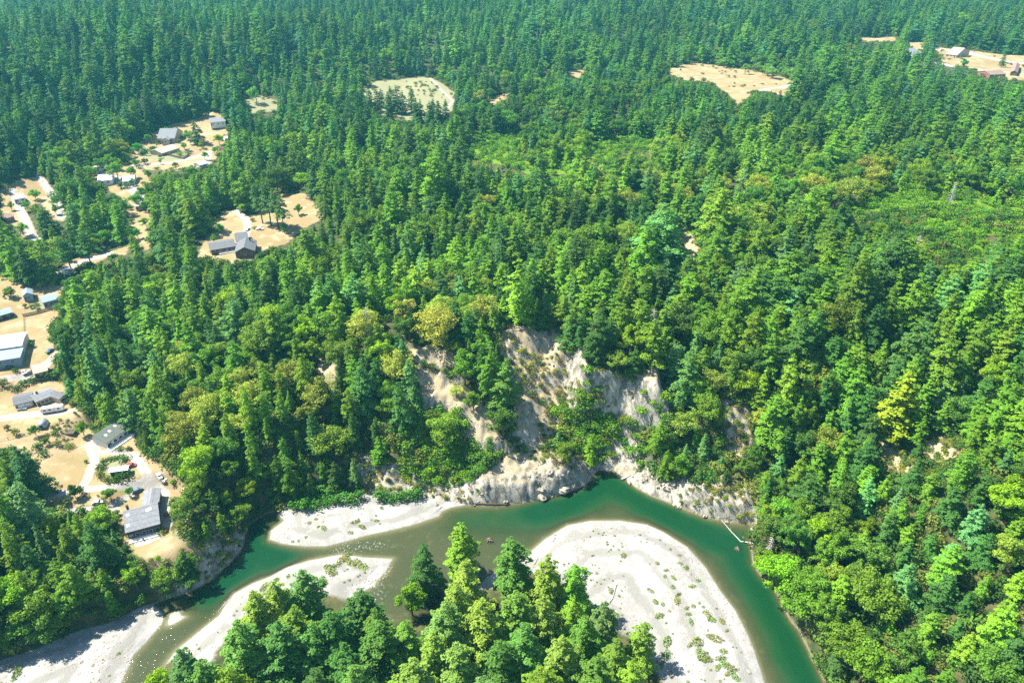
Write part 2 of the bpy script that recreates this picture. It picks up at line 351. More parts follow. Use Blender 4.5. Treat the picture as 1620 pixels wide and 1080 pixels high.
def water_material():
    m, nt, N, Lk, out = new_mat("river_water")
    a = N("ShaderNodeAttribute"); a.attribute_name = "depth"
    pos = N("ShaderNodeNewGeometry")
    t = N("ShaderNodeTexNoise"); t.inputs["Scale"].default_value = .12; t.inputs["Detail"].default_value = 6; Lk(pos.outputs["Position"], t.inputs["Vector"])
    ad = N("ShaderNodeMath"); ad.operation = 'MULTIPLY_ADD'; ad.inputs[1].default_value = 1.1; Lk(t.outputs[0], ad.inputs[0])
    sb = N("ShaderNodeMath"); sb.operation = 'SUBTRACT'; sb.inputs[1].default_value = .55; Lk(a.outputs["Fac"], sb.inputs[0]); Lk(sb.outputs[0], ad.inputs[2])
    dv = N("ShaderNodeMath"); dv.operation = 'DIVIDE'; dv.inputs[1].default_value = 3.2; Lk(ad.outputs[0], dv.inputs[0])
    cr = N("ShaderNodeValToRGB"); e = cr.color_ramp.elements
    e[0].position = 0; e[0].color = (.080,.080,.042,1); e[1].position = 1; e[1].color = (.004,.040,.013,1)
    for p, c in ((.17,(.048,.062,.028,1)),(.36,(.026,.050,.016,1)),(.62,(.009,.047,.015,1))):
        x = e.new(p); x.color = c
    Lk(dv.outputs[0], cr.inputs[0])
    df = N("ShaderNodeBsdfDiffuse"); Lk(cr.outputs[0], df.inputs[0])
    tr = N("ShaderNodeBsdfTransparent"); tr.inputs[0].default_value = (.92,.95,.80,1)
    mr = N("ShaderNodeMapRange"); mr.inputs[1].default_value = 0; mr.inputs[2].default_value = 1.5; mr.inputs[3].default_value = .05; mr.inputs[4].default_value = .9
    Lk(a.outputs["Fac"], mr.inputs[0])
    m1 = N("ShaderNodeMixShader"); Lk(mr.outputs[0], m1.inputs[0]); Lk(tr.outputs[0], m1.inputs[1]); Lk(df.outputs[0], m1.inputs[2])
    gl = N("ShaderNodeBsdfGlossy"); gl.inputs["Roughness"].default_value = .12
    rp = N("ShaderNodeTexNoise"); rp.inputs["Scale"].default_value = 1.1; rp.inputs["Detail"].default_value = 5; Lk(pos.outputs["Position"], rp.inputs["Vector"])
    bm = N("ShaderNodeBump"); bm.inputs["Strength"].default_value = .6; bm.inputs["Distance"].default_value = .35; Lk(rp.outputs[0], bm.inputs["Height"]); Lk(bm.outputs[0], gl.inputs["Normal"])
    fr = N("ShaderNodeFresnel"); fr.inputs[0].default_value = 1.33; Lk(bm.outputs[0], fr.inputs["Normal"])
    m2 = N("ShaderNodeMixShader"); Lk(fr.outputs[0], m2.inputs[0]); Lk(m1.outputs[0], m2.inputs[1]); Lk(gl.outputs[0], m2.inputs[2])
    rf = N("ShaderNodeAttribute"); rf.attribute_name = "riffle"
    fn = N("ShaderNodeTexNoise"); fn.inputs["Scale"].default_value = 1.6; fn.inputs["Detail"].default_value = 4; fn.inputs["Roughness"].default_value = .7
    fm = N("ShaderNodeMapping"); fm.inputs["Scale"].default_value = (1, .55, 1); fm.inputs["Rotation"].default_value = (0, 0, R(35)); Lk(pos.outputs["Position"], fm.inputs[0]); Lk(fm.outputs[0], fn.inputs["Vector"])
    fa = N("ShaderNodeMath"); fa.operation = 'MULTIPLY_ADD'; fa.inputs[1].default_value = .19; Lk(rf.outputs["Fac"], fa.inputs[0]); Lk(fn.outputs[0], fa.inputs[2])
    fr2 = N("ShaderNodeMapRange"); fr2.inputs[1].default_value = .74; fr2.inputs[2].default_value = .84; fr2.inputs[4].default_value = .75; Lk(fa.outputs[0], fr2.inputs[0])
    foam = N("ShaderNodeBsdfDiffuse"); foam.inputs[0].default_value = (.38,.38,.33,1)
    m4 = N("ShaderNodeMixShader"); Lk(fr2.outputs[0], m4.inputs[0]); Lk(m2.outputs[0], m4.inputs[1]); Lk(foam.outputs[0], m4.inputs[2])
    Lk(m4.outputs[0], out.inputs[0]); return m
M_WATER = water_material()

def foliage_material(name, translucent=.22, spec=.10):
    m, nt, N, Lk, out = new_mat(name)
    a = N("ShaderNodeAttribute"); a.attribute_type = 'INSTANCER'; a.attribute_name = "tint"
    l = N("ShaderNodeAttribute"); l.attribute_name = "leaf"
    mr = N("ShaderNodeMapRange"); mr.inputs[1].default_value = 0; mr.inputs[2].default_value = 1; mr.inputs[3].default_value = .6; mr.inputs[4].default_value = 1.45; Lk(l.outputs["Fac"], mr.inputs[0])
    mx = N("ShaderNodeVectorMath"); mx.operation = 'MULTIPLY'; Lk(a.outputs["Color"], mx.inputs[0]); Lk(mr.outputs[0], mx.inputs[1])
    b = N("ShaderNodeBsdfPrincipled"); b.inputs["Roughness"].default_value = .7; b.inputs["Specular IOR Level"].default_value = spec
    Lk(mx.outputs[0], b.inputs["Base Color"])
    tl = N("ShaderNodeBsdfTranslucent"); m3 = N("ShaderNodeVectorMath"); m3.operation = 'MULTIPLY'; m3.inputs[1].default_value = (1.5,1.7,.6)
    Lk(mx.outputs[0], m3.inputs[0]); Lk(m3.outputs[0], tl.inputs[0])
    ms = N("ShaderNodeMixShader"); ms.inputs[0].default_value = translucent; Lk(b.outputs[0], ms.inputs[1]); Lk(tl.outputs[0], ms.inputs[2])
    Lk(ms.outputs[0], out.inputs[0]); return m
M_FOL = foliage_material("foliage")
M_BARK = simple("bark", (.13,.095,.07), .95, .1, noise=.35, scale=2)
M_DEAD = simple("dead_wood", (.42,.38,.34), .9, .2, noise=.3, scale=3)

# ------------------------------------------------------------------ object helpers
def mesh_obj(name, verts, faces, mats=(), parent=None, smooth_=False, link=True):
    me = bpy.data.meshes.new(name); me.from_pydata([tuple(map(float, v)) for v in verts], [], faces)
    for m in mats if isinstance(mats, (list, tuple)) else [mats]: me.materials.append(m)
    if smooth_: me.polygons.foreach_set("use_smooth", [True]*len(me.polygons))
    o = bpy.data.objects.new(name, me)
    if link: COL.objects.link(o)
    if parent: o.parent = parent
    return o
def tag(o, label, cat, group=None, kind=None):
    o['label'] = label; o['category'] = cat
    if group: o['group'] = group
    if kind: o['kind'] = kind
    return o
def thing(name, label, cat, loc, rz=0, group=None):
    o = bpy.data.objects.new(name, None); COL.objects.link(o); o.location = loc; o.rotation_euler = (0, 0, rz); o.empty_display_size = .3
    return tag(o, label, cat, group)
class MB:
    def __init__(s): s.v = []; s.f = []
    def quad(s, a, b, c, d): n = len(s.v); s.v += [a, b, c, d]; s.f.append((n, n+1, n+2, n+3))
    def box(s, x0, x1, y0, y1, z0, z1):
        n = len(s.v); s.v += [(x, y, z) for z in (z0, z1) for x, y in ((x0,y0),(x1,y0),(x1,y1),(x0,y1))]
        s.f += [(n+3,n+2,n+1,n),(n+4,n+5,n+6,n+7),(n,n+1,n+5,n+4),(n+1,n+2,n+6,n+5),(n+2,n+3,n+7,n+6),(n+3,n,n+4,n+7)]; return s
    def poly(s, pts, y0, y1):                        # profile in xz, extruded along y
        n = len(s.v); k = len(pts)
        s.v += [(x, y0, z) for x, z in pts]+[(x, y1, z) for x, z in pts]
        s.f += [tuple(range(n, n+k)), tuple(range(n+2*k-1, n+k-1, -1))]
        s.f += [(n+(i+1) % k, n+i, n+k+i, n+k+(i+1) % k) for i in range(k)]; return s
    def tube(s, pts, rad, seg=6):
        n0 = len(s.v); pts = [Vector(p) for p in pts]
        for i, p in enumerate(pts):
            t = (pts[min(i+1, len(pts)-1)]-pts[max(i-1, 0)]).normalized()
            u = t.orthogonal().normalized() if i == 0 else (u-t*u.dot(t)).normalized()
            v = t.cross(u); r = rad[i] if isinstance(rad, (list, tuple)) else rad
            for k in range(seg):
                a = 2*math.pi*k/seg; q = p+(u*math.cos(a)+v*math.sin(a))*r; s.v.append(tuple(q))
        for i in range(len(pts)-1):
            for k in range(seg):
                a = n0+i*seg+k; b = n0+i*seg+(k+1) % seg; s.f.append((a, b, b+seg, a+seg))
        s.f.append(tuple(range(n0+seg-1, n0-1, -1))); s.f.append(tuple(range(len(s.v)-seg, len(s.v)))); return s
    def build(s, name, mat, parent=None, smooth_=False): return mesh_obj(name, s.v, s.f, mat, parent, smooth_)

# ------------------------------------------------------------------ the ground sheets and the river
FI, FJ = np.meshgrid(np.arange(len(GX)-1), np.arange(len(GY)-1))
def fc(A): return (A[:-1,:-1]+A[1:,:-1]+A[:-1,1:]+A[1:,1:])/4
cDV, cSB, cGR, cRD, cH = fc(DV), fc(SB), fc(A_GRASS), fc(A_ROAD), fc(HH)
cX, cY = fc(XX), fc(YY)
WOODP = hp([(225,1085),(270,1045),(330,1050),(365,1000),(400,955),(480,928),(560,955),(600,985),(660,975),(740,945),(790,925),(840,905),(900,925),(960,985),(1000,1010),(1050,1080),(1080,1400),(100,1400)])
A_WOOD = sdf(WOODP, XX, YY)
def sheet(name, mask, label, cat='ground', zoff=0.0, kind='structure', attrs=None, mat=None, flat=None):
    idx = np.full(XX.shape, -1, int)
    js, is_ = np.nonzero(mask)
    used = np.zeros(XX.shape, bool)
    for a, b in ((0,0),(0,1),(1,0),(1,1)): used[js+a, is_+b] = True
    idx[used] = np.arange(used.sum())
    z = HH[used] if flat is None else np.full(used.sum(), flat)
    co = np.stack([XX[used], YY[used], z+zoff], 1).astype(np.float32)
    fa = np.stack([idx[js, is_], idx[js, is_+1], idx[js+1, is_+1], idx[js+1, is_]], 1).astype(np.int32)
    me = bpy.data.meshes.new(name)
    me.vertices.add(len(co)); me.vertices.foreach_set("co", co.ravel())
    me.loops.add(fa.size); me.loops.foreach_set("vertex_index", fa.ravel())
    me.polygons.add(len(fa)); me.polygons.foreach_set("loop_start", np.arange(0, fa.size, 4, dtype=np.int32))
    me.polygons.foreach_set("use_smooth", np.ones(len(fa), bool))
    for nm, A in (attrs or {}).items():
        at = me.attributes.new(nm, 'FLOAT', 'POINT'); at.data.foreach_set("value", A[used].astype(np.float32))
    me.materials.append(mat or M_GROUND); me.update(calc_edges=True); me.validate()
    o = bpy.data.objects.new(name, me); COL.objects.link(o); return tag(o, label, cat, None, kind)
RIF = np.maximum.reduce([np.exp(-(dist_line([at_z(*p) for p in l], XX, YY)/w_)**2) for l, w_ in (([(535,868),(600,862)],5.5),([(585,895),(600,945)],5))])
AT = dict(grass=A_GRASS, bare=A_BARE, brush=A_BRUSH, road=A_ROAD, valley=DV, bar=SB, depth=DEP, wood=A_WOOD, sage=A_SAGE)
valley = cDV > 0; rest = np.ones_like(valley)
def cut(name, mask, label, cat):
    global rest
    mk = mask & rest; rest = rest & ~mk
    if mk.any(): sheet(name, mk, label, cat, attrs=AT)
cut('gravel_bar', valley & (fc(sdf(B0, XX, YY)) > 0), 'pale gravel bar under the trees in the bottom left corner', 'gravel bar')
cut('gravel_bar', valley & (fc(sdf(B1, XX, YY)) > 0), 'long narrow pale gravel bar along the foot of the wooded slope', 'gravel bar')
cut('gravel_bar', valley & (fc(sdf(IS, XX, YY)) > 0), 'tiny pale gravel islet in the left river channel', 'gravel bar')
cut('gravel_bar', valley & (cSB > 0) & (fc(A_WOOD) < 0) & (cX > -8), 'broad white gravel bar dotted with shrubs inside the river bend', 'gravel bar')
cut('gravel_bar', valley & (cSB > 0) & (fc(A_WOOD) < 0), 'pale gravel bar with grass between the channel and near trees', 'gravel bar')
cut('river_bed', valley & (cSB <= 0), 'stony bed of the river under green and brown water', 'river bed')
cut('driveway', (cRD > 0) & (cY < 420), 'pale gravel drive curving between the houses and garden', 'driveway')
cut('road', cRD > 0, 'pale tracks and drives between the far houses', 'road')
cut('dry_grass_field', cGR > 0, 'tan dry grass around houses and in forest clearings', 'field')
cut('cliff', (fc(A_BARE) > 0) & (cX > -60) & (cX < 130) & (cY < 300), 'bare pale earth and rock cliffs above the green river', 'cliff')
cut('ground', rest, 'forested ground of the bluff, terraces and hills', 'ground')
sheet('river', valley & (cH < 0.25), 'winding green and olive river between the gravel bars', 'river', attrs=dict(depth=DEP, riffle=RIF), mat=M_WATER, flat=0.0)

# ------------------------------------------------------------------ foliage builders
def leaf_quads(C, Nn, size, aspect=1.0, jitter=.6, r=None):
    """diamond leaf sprays at C facing roughly Nn -> verts, faces"""
    r = r or rng; n = len(C)
    Nn = Nn+r.randn(n, 3)*jitter; Nn /= np.linalg.norm(Nn, axis=1)[:, None]+1e-9
    T = np.cross(Nn, r.randn(n, 3)); T /= np.linalg.norm(T, axis=1)[:, None]+1e-9
    B = np.cross(Nn, T); s = size*(.65+.7*r.rand(n))[:, None]
    v = np.stack([C-T*s, C-B*s*.62*aspect+Nn*s*.12, C+T*s, C+B*s*.62*aspect+Nn*s*.12], 1).reshape(-1, 3)
    return v
def crown_mesh(name, V4, leafv, mat):
    n = len(V4)//4
    me = bpy.data.meshes.new(name)
    me.vertices.add(len(V4)); me.vertices.foreach_set("co", V4.astype(np.float32).ravel())
    me.loops.add(n*4); me.loops.foreach_set("vertex_index", np.arange(n*4, dtype=np.int32))
    me.polygons.add(n); me.polygons.foreach_set("loop_start", np.arange(0, n*4, 4, dtype=np.int32))
    a = me.attributes.new("leaf", 'FLOAT', 'FACE'); a.data.foreach_set("value", leafv.astype(np.float32))
    me.materials.append(mat); me.update(calc_edges=True); return me

def conifer_mesh(seed, H=30., Rr=6., base=.10, whorls=19, droop=.25, dens=1.0, power=.8, fat=1.0, size=.37):
    """boughs in tiers: every bough is a flattened, drooping plume of needle sprays with air between it and the next"""
    r = np.random.RandomState(seed); Vs = []; Lf = []
    wob = r.rand(3)*6.28; whorls = int(whorls*1.3)
    for i in range(whorls):
        t = (i+r.rand()*.7)/whorls
        rad = Rr*((1-t)**power)*(1.0 if t > .15 else .7+t*2.)+.3
        nb = max(3, int((6.6-2.8*t)*dens+r.rand())); a0 = r.rand()*6.28
        for k in range(nb):
            a = a0+6.283*k/nb+r.randn()*.3; Lb = rad*(.58+.62*r.rand())*(1+.22*math.sin(a*2+wob[0]+t*5)+.12*math.sin(a+wob[1]+t*11))
            if r.rand() < .08: Lb *= .5
            z = H*(base+(1-base)*np.clip(t+.035*r.randn(), 0, .985))
            d = np.array([math.cos(a), math.sin(a), 0]); side = np.array([-math.sin(a), math.cos(a), 0])
            n = int((10+Lb*12)*fat); u = .12+.95*np.sqrt(r.rand(n))
            wdt = (.29*Lb*np.sin(np.clip(u, 0, 1)*2.6+.25)+.18)
            q = (r.rand(n)*2-1)
            C = d[None]*(u*Lb)[:, None]+side[None]*(q*wdt)[:, None]
            C[:, 2] = z+Lb*(.28*(t-.15)*u-droop*u*u)-abs(q)*wdt*.35+r.rand(n)*(.30+.05*Lb)
            C += r.randn(n, 3)*.10
            Nn = np.tile(d*.55+np.array([0, 0, 1.0]), (n, 1))+side[None]*(q*.7)[:, None]
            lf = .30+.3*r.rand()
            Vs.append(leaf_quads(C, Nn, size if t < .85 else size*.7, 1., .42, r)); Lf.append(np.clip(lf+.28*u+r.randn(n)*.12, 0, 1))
    m = 14; C = np.zeros((m, 3)); C[:, 2] = H*(.95+.06*np.linspace(0, 1, m)); C[:, :2] += r.randn(m, 2)*.12
    Vs.append(leaf_quads(C, r.randn(m, 3), .3, 1., 1., r)); Lf.append(r.rand(m))
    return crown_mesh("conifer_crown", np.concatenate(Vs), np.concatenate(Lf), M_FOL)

def broad_mesh(seed, H=16., Rr=6.0, base=.28, clumps=52, leaf=.34, per=125, flat=1.0, name="broadleaf_crown"):
    r = np.random.RandomState(seed); Vs = []; Lf = []
    zc = H*(base+1)/2; hz = H*(1-base)/2*flat
    nd = 5; dom = []
    for i in range(nd):
        a = 6.283*i/nd+r.randn()*.4; q = Rr*(.42+.22*r.rand())*(0 if i == 0 else 1)
        dom.append((math.cos(a)*q, math.sin(a)*q, zc+hz*(.28 if i == 0 else -.55+.75*r.rand()), Rr*(.50+.22*r.rand()), hz*(.45+.25*r.rand())))
    ga = 2.399963
    for i in range(clumps):
        D_ = dom[i % nd]; f = (i//nd+.5)/(clumps/nd); cz = 1-1.5*f; cr = math.sqrt(max(0, 1-cz*cz)); a = ga*i+r.randn()*.5
        q = .70+.35*r.rand()
        c = np.array([D_[0]+cr*math.cos(a)*D_[3]*q, D_[1]+cr*math.sin(a)*D_[3]*q, D_[2]+cz*D_[4]*q])
        if r.rand() < .08: continue
        cs = Rr*(.17+.17*r.rand())
        n = int(per*1.15*(cs/(Rr*.34))**2)+14
        D = r.randn(n, 3); D[:, 2] += .45; D /= np.linalg.norm(D, axis=1)[:, None]
        rr = cs*(.72+.38*r.rand(n))*(1+.18*np.sin(D[:, 0]*5+i)*np.sin(D[:, 1]*5+2*i))
        C = c[None]+D*rr[:, None]*np.array([1, 1, .85])
        Vs.append(leaf_quads(C, D, leaf, 1.1, .45, r)); Lf.append(np.clip(.38+.28*r.rand()+r.randn(n)*.13, 0, 1))
    return crown_mesh(name, np.concatenate(Vs), np.concatenate(Lf), M_FOL)

def conifer_trunk(seed, H=30.):
    r = random.Random(seed); b = MB(); x = y = 0; pts = []; rad = []
    for i in range(9):
        t = i/8; pts.append((x, y, H*.98*t-(.8 if i == 0 else 0))); rad.append(.42*(1-t)**.9+.03); x += r.uniform(-.08, .08); y += r.uniform(-.08, .08)
    b.tube(pts, rad, 7)
    for i in range(14):
        t = .1+.5*i/14; a = r.uniform(0, 6.28); l = r.uniform(1.2, 3)
        b.tube([(0, 0, H*t), (math.cos(a)*l, math.sin(a)*l, H*t-.25*l)], [.07, .02], 4)
    return b
def broad_trunk(seed, H=16., Rr=6):
    r = random.Random(seed); b = MB()
    b.tube([(0, 0, -.8), (.1, 0, H*.2), (-.1, .1, H*.4), (0, 0, H*.7)], [.42, .33, .24, .08], 8)
    for i in range(8):
        a = i*2.4+r.uniform(-.3, .3); z = H*(.2+.04*i); l = Rr*r.uniform(.5, .75)
        b.tube([(0, 0, z), (math.cos(a)*l*.5, math.sin(a)*l*.5, z+l*.35), (math.cos(a)*l, math.sin(a)*l, z+l*.55)], [.17, .10, .03], 5)
    return b

CON = [dict(Rr=6.2, power=.68), dict(Rr=7.2, whorls=17, droop=.34, power=.66), dict(Rr=5.6, whorls=21, power=.58, droop=.2), dict(Rr=7.4, whorls=17, droop=.36, power=.70, dens=1.1),
       dict(Rr=6.4, whorls=18, power=.62, droop=.3, dens=1.1), dict(Rr=4.9, whorls=22, power=.95, droop=.3), dict(Rr=5.6, base=.42, whorls=13, power=.55, droop=.2),
       dict(Rr=6.8, whorls=18, power=.60, droop=.22, dens=1.2), dict(Rr=5.8, whorls=16, power=.6, droop=.4), dict(Rr=7.6, whorls=15, power=.66, droop=.3, dens=1.2)]
NCON = [0, 1, 2, 3, 4, 5, 7, 8, 9]
BRD = [dict(Rr=6.0), dict(Rr=5.0, H=17, clumps=56, base=.15), dict(Rr=6.6, clumps=60, H=15), dict(Rr=4.6, H=18, clumps=54, base=.12)]
TAN = [dict(Rr=5.6, clumps=70, per=80, leaf=.31, base=.15), dict(Rr=6.2, clumps=80, per=68, leaf=.31, H=17, base=.12)]
con_c = [conifer_mesh(100+i, **k) for i, k in enumerate(CON)]
brd_c = [broad_mesh(200+i, **k) for i, k in enumerate(BRD)]
tan_c = [broad_mesh(300+i, **k) for i, k in enumerate(TAN)]
def bmesh_of(b, name, mat):
    me = bpy.data.meshes.new(name); me.from_pydata(b.v, [], b.f); me.materials.append(mat); me.polygons.foreach_set("use_smooth", [True]*len(me.polygons)); return me
con_t = [bmesh_of(conifer_trunk(i), "conifer_trunk", M_BARK) for i in range(2)]
brd_t = [bmesh_of(broad_trunk(i), "broadleaf_trunk", M_BARK) for i in range(2)]
def shrub_mesh(seed, Rr=1.6, H=1.9, n=210, leaf=.2):
    r = np.random.RandomState(seed); Vs = []; Lf = []
    for i in range(7):
        a = i*2.4; q = Rr*.5*math.sqrt(i/7); c = np.array([math.cos(a)*q, math.sin(a)*q, H*.42]); cs = Rr*(.42+.2*r.rand())
        m = n//7; D = r.randn(m, 3); D[:, 2] = abs(D[:, 2])*1.1-.25; D /= np.linalg.norm(D, axis=1)[:, None]
        C = c+D*cs*(.75+.4*r.rand(m))[:, None]*np.array([1, 1, H/Rr*.8])
        Vs.append(leaf_quads(C, D, leaf, 1.1, .5, r)); Lf.append(np.clip(.35+.3*r.rand()+r.randn(m)*.15, 0, 1))
    return crown_mesh("shrub_foliage", np.concatenate(Vs), np.concatenate(Lf), M_FOL)
shr_c = [shrub_mesh(400), shrub_mesh(401, 1.9, 1.5), shrub_mesh(402, 1.3, 2.2)]
def shrub_stems():
    b = MB()
    for i in range(5):
        a = i*1.257; b.tube([(0, 0, -.3), (math.cos(a)*.3, math.sin(a)*.3, .5), (math.cos(a)*.7, math.sin(a)*.7, 1.1)], [.06, .04, .015], 4)
    return b
shr_t = bmesh_of(shrub_stems(), "shrub_stems", M_BARK)
def tuft_mesh(seed, n=120):
    r = np.random.RandomState(seed); a = r.rand(n)*6.28; q = np.sqrt(r.rand(n))*1.1; hh = .25+r.rand(n)*.9*(1.1-q*.7)
    C = np.stack([np.cos(a)*q, np.sin(a)*q, hh*.6], 1); D = np.stack([np.cos(a)*.7, np.sin(a)*.7, .7+0*a], 1)
    return crown_mesh("tuft_foliage", leaf_quads(C, D, .2, 1., .6, r), np.clip(.5+r.randn(n)*.2, 0, 1), M_FOL)
tuft_c = [tuft_mesh(500), tuft_mesh(501), tuft_mesh(502, 90)]

def put(nm, cmesh, tmesh, x, y, z, s, sz, rz, tint, cat, lean=(0, 0)):
    """one tree or shrub: Empty > crown, trunk"""
    e = bpy.data.objects.new(nm, None); COL.objects.link(e); e.location = (x, y, z); e.rotation_euler = (lean[0], lean[1], rz); e.scale = (s, s, sz); e.empty_display_size = .5
    cn = 'crown' if cat not in ('shrub', 'tuft') else 'foliage'
    c = bpy.data.objects.new(cn, cmesh); COL.objects.link(c); c.parent = e; c['tint'] = [float(v) for v in tint]
    if tmesh is not None:
        t = bpy.data.objects.new('trunk' if cn == 'crown' else 'stems', tmesh); COL.objects.link(t); t.parent = e
    e['category'] = cat; return e

# ------------------------------------------------------------------ where the trees stand
KEEP = [[(a, b) for a, b in p] for p in P_GRASS] + [
 [(785,530),(838,522),(885,535),(905,585),(935,590),(1010,605),(1048,618),(1045,650),(1000,650),(930,640),(905,650),(870,700),(840,715),(822,690),(818,640),(808,595)],
 [(655,740),(770,755),(800,725),(850,712),(905,722),(940,745),(945,760),(900,785),(830,800),(745,800),(660,788)],
 [(945,745),(960,712),(990,695),(1005,745),(1040,765),(1110,775),(1150,765),(1190,780),(1190,830),(1120,822),(1060,800),(1000,772)],
 P_BARE[6], P_BARE[7], P_BARE[8], P_BARE[5], [(655,588),(690,596),(725,642),(700,652),(665,625)], [(575,742),(645,750),(655,778),(580,772)], [(500,568),(528,590),(522,622),(505,600)], [(640,545),(722,558),(716,580),(658,570)], [(745,640),(790,690),(790,712),(750,680)]] + P_BRUSH[:5]
VR = [(p[0]-16, p[1]+4) if p[0] > 1185 and p[1] > 835 else p for p in NB if -50 < p[0] < 1330]
KEEP.append(VR+[(1330,1200),(-50,1200)])
KB = [(min(a for a, b in p), max(a for a, b in p), min(b for a, b in p), max(b for a, b in p)) for p in KEEP]
def covered(x, y, z, h, rad):
    """share of a tree's crown that would hide open ground the photograph shows"""
    hits = 0; tot = 0
    for t, q in ((1., 0), (.8, .35), (.8, -.35), (.55, .6), (.55, -.6), (.3, .75), (.3, -.75), (.3, 0)):
        px, py, _ = project(x+q*rad, y, z+h*t); tot += 1
        for P, bb in zip(KEEP, KB):
            if bb[0] < px < bb[1] and bb[2] < py < bb[3] and bool(inside(P, np.array([px]), np.array([py]))[0]): hits += 1; break
    return hits/tot

TR = []                                               # kind, variant, x, y, z, s, sz, rot, tint, hand
def tint_of(kind, px, py, r=rnd):
    q_ = 1+.5*float(fbm(px+300*(kind == 'brd'), py*1.4, 90, 3))
    j = lambda a: q_* a*(1+r.uniform(-.11, .11))
    u = r.random()
    if kind == 'con':
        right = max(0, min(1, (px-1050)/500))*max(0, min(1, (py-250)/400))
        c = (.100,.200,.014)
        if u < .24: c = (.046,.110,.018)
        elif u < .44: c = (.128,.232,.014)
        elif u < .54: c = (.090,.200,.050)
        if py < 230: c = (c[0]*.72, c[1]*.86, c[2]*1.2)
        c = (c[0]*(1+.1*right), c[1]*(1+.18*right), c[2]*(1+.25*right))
    elif kind == 'brd':
        c = (.075,.150,.018)
        if u < .3: c = (.050,.115,.022)
        elif u < .5: c = (.110,.185,.012)
        elif u < .56: c = (.13,.17,.03)
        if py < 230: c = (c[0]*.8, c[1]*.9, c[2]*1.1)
    elif kind == 'tan':
        c = (.170,.215,.045) if u < .45 else (.10,.17,.025)
    else: c = (.10,.155,.02) if u < .6 else (.16,.17,.035)
    if kind != 'con': c = (c[0]*1.45, c[1]*1.4, c[2]*.9)
    return (j(c[0]), j(c[1]), j(c[2]))
def hand(kind, px, py, h, tint=None, var=None, w_=1.0, note=None):
    if kind == 'con': n = len(con_c); H = 30.
    elif kind == 'brd': n = len(brd_c); H = BRD_H[(var or 0)]
    else: n = len(tan_c); H = 16.
    x, y, z = hit(px, py, h)
    v = var if var is not None else (rnd.choice(NCON) if kind == 'con' else rnd.randrange(n))
    if kind == 'brd': H = BRD_H[v]
    if tint: tint = tuple(min(.36, c*k_) for c, k_ in zip(tint, (1.6, 1.6, 1.0)))
    sz = h/H
    if kind == 'con' and py > 820: w_ *= 1.36
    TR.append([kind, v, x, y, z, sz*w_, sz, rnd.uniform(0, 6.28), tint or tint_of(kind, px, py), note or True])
BRD_H = [b.get('H', 16.) for b in BRD]
YG = (.098,.145,.026); BG = (.14,.23,.012)
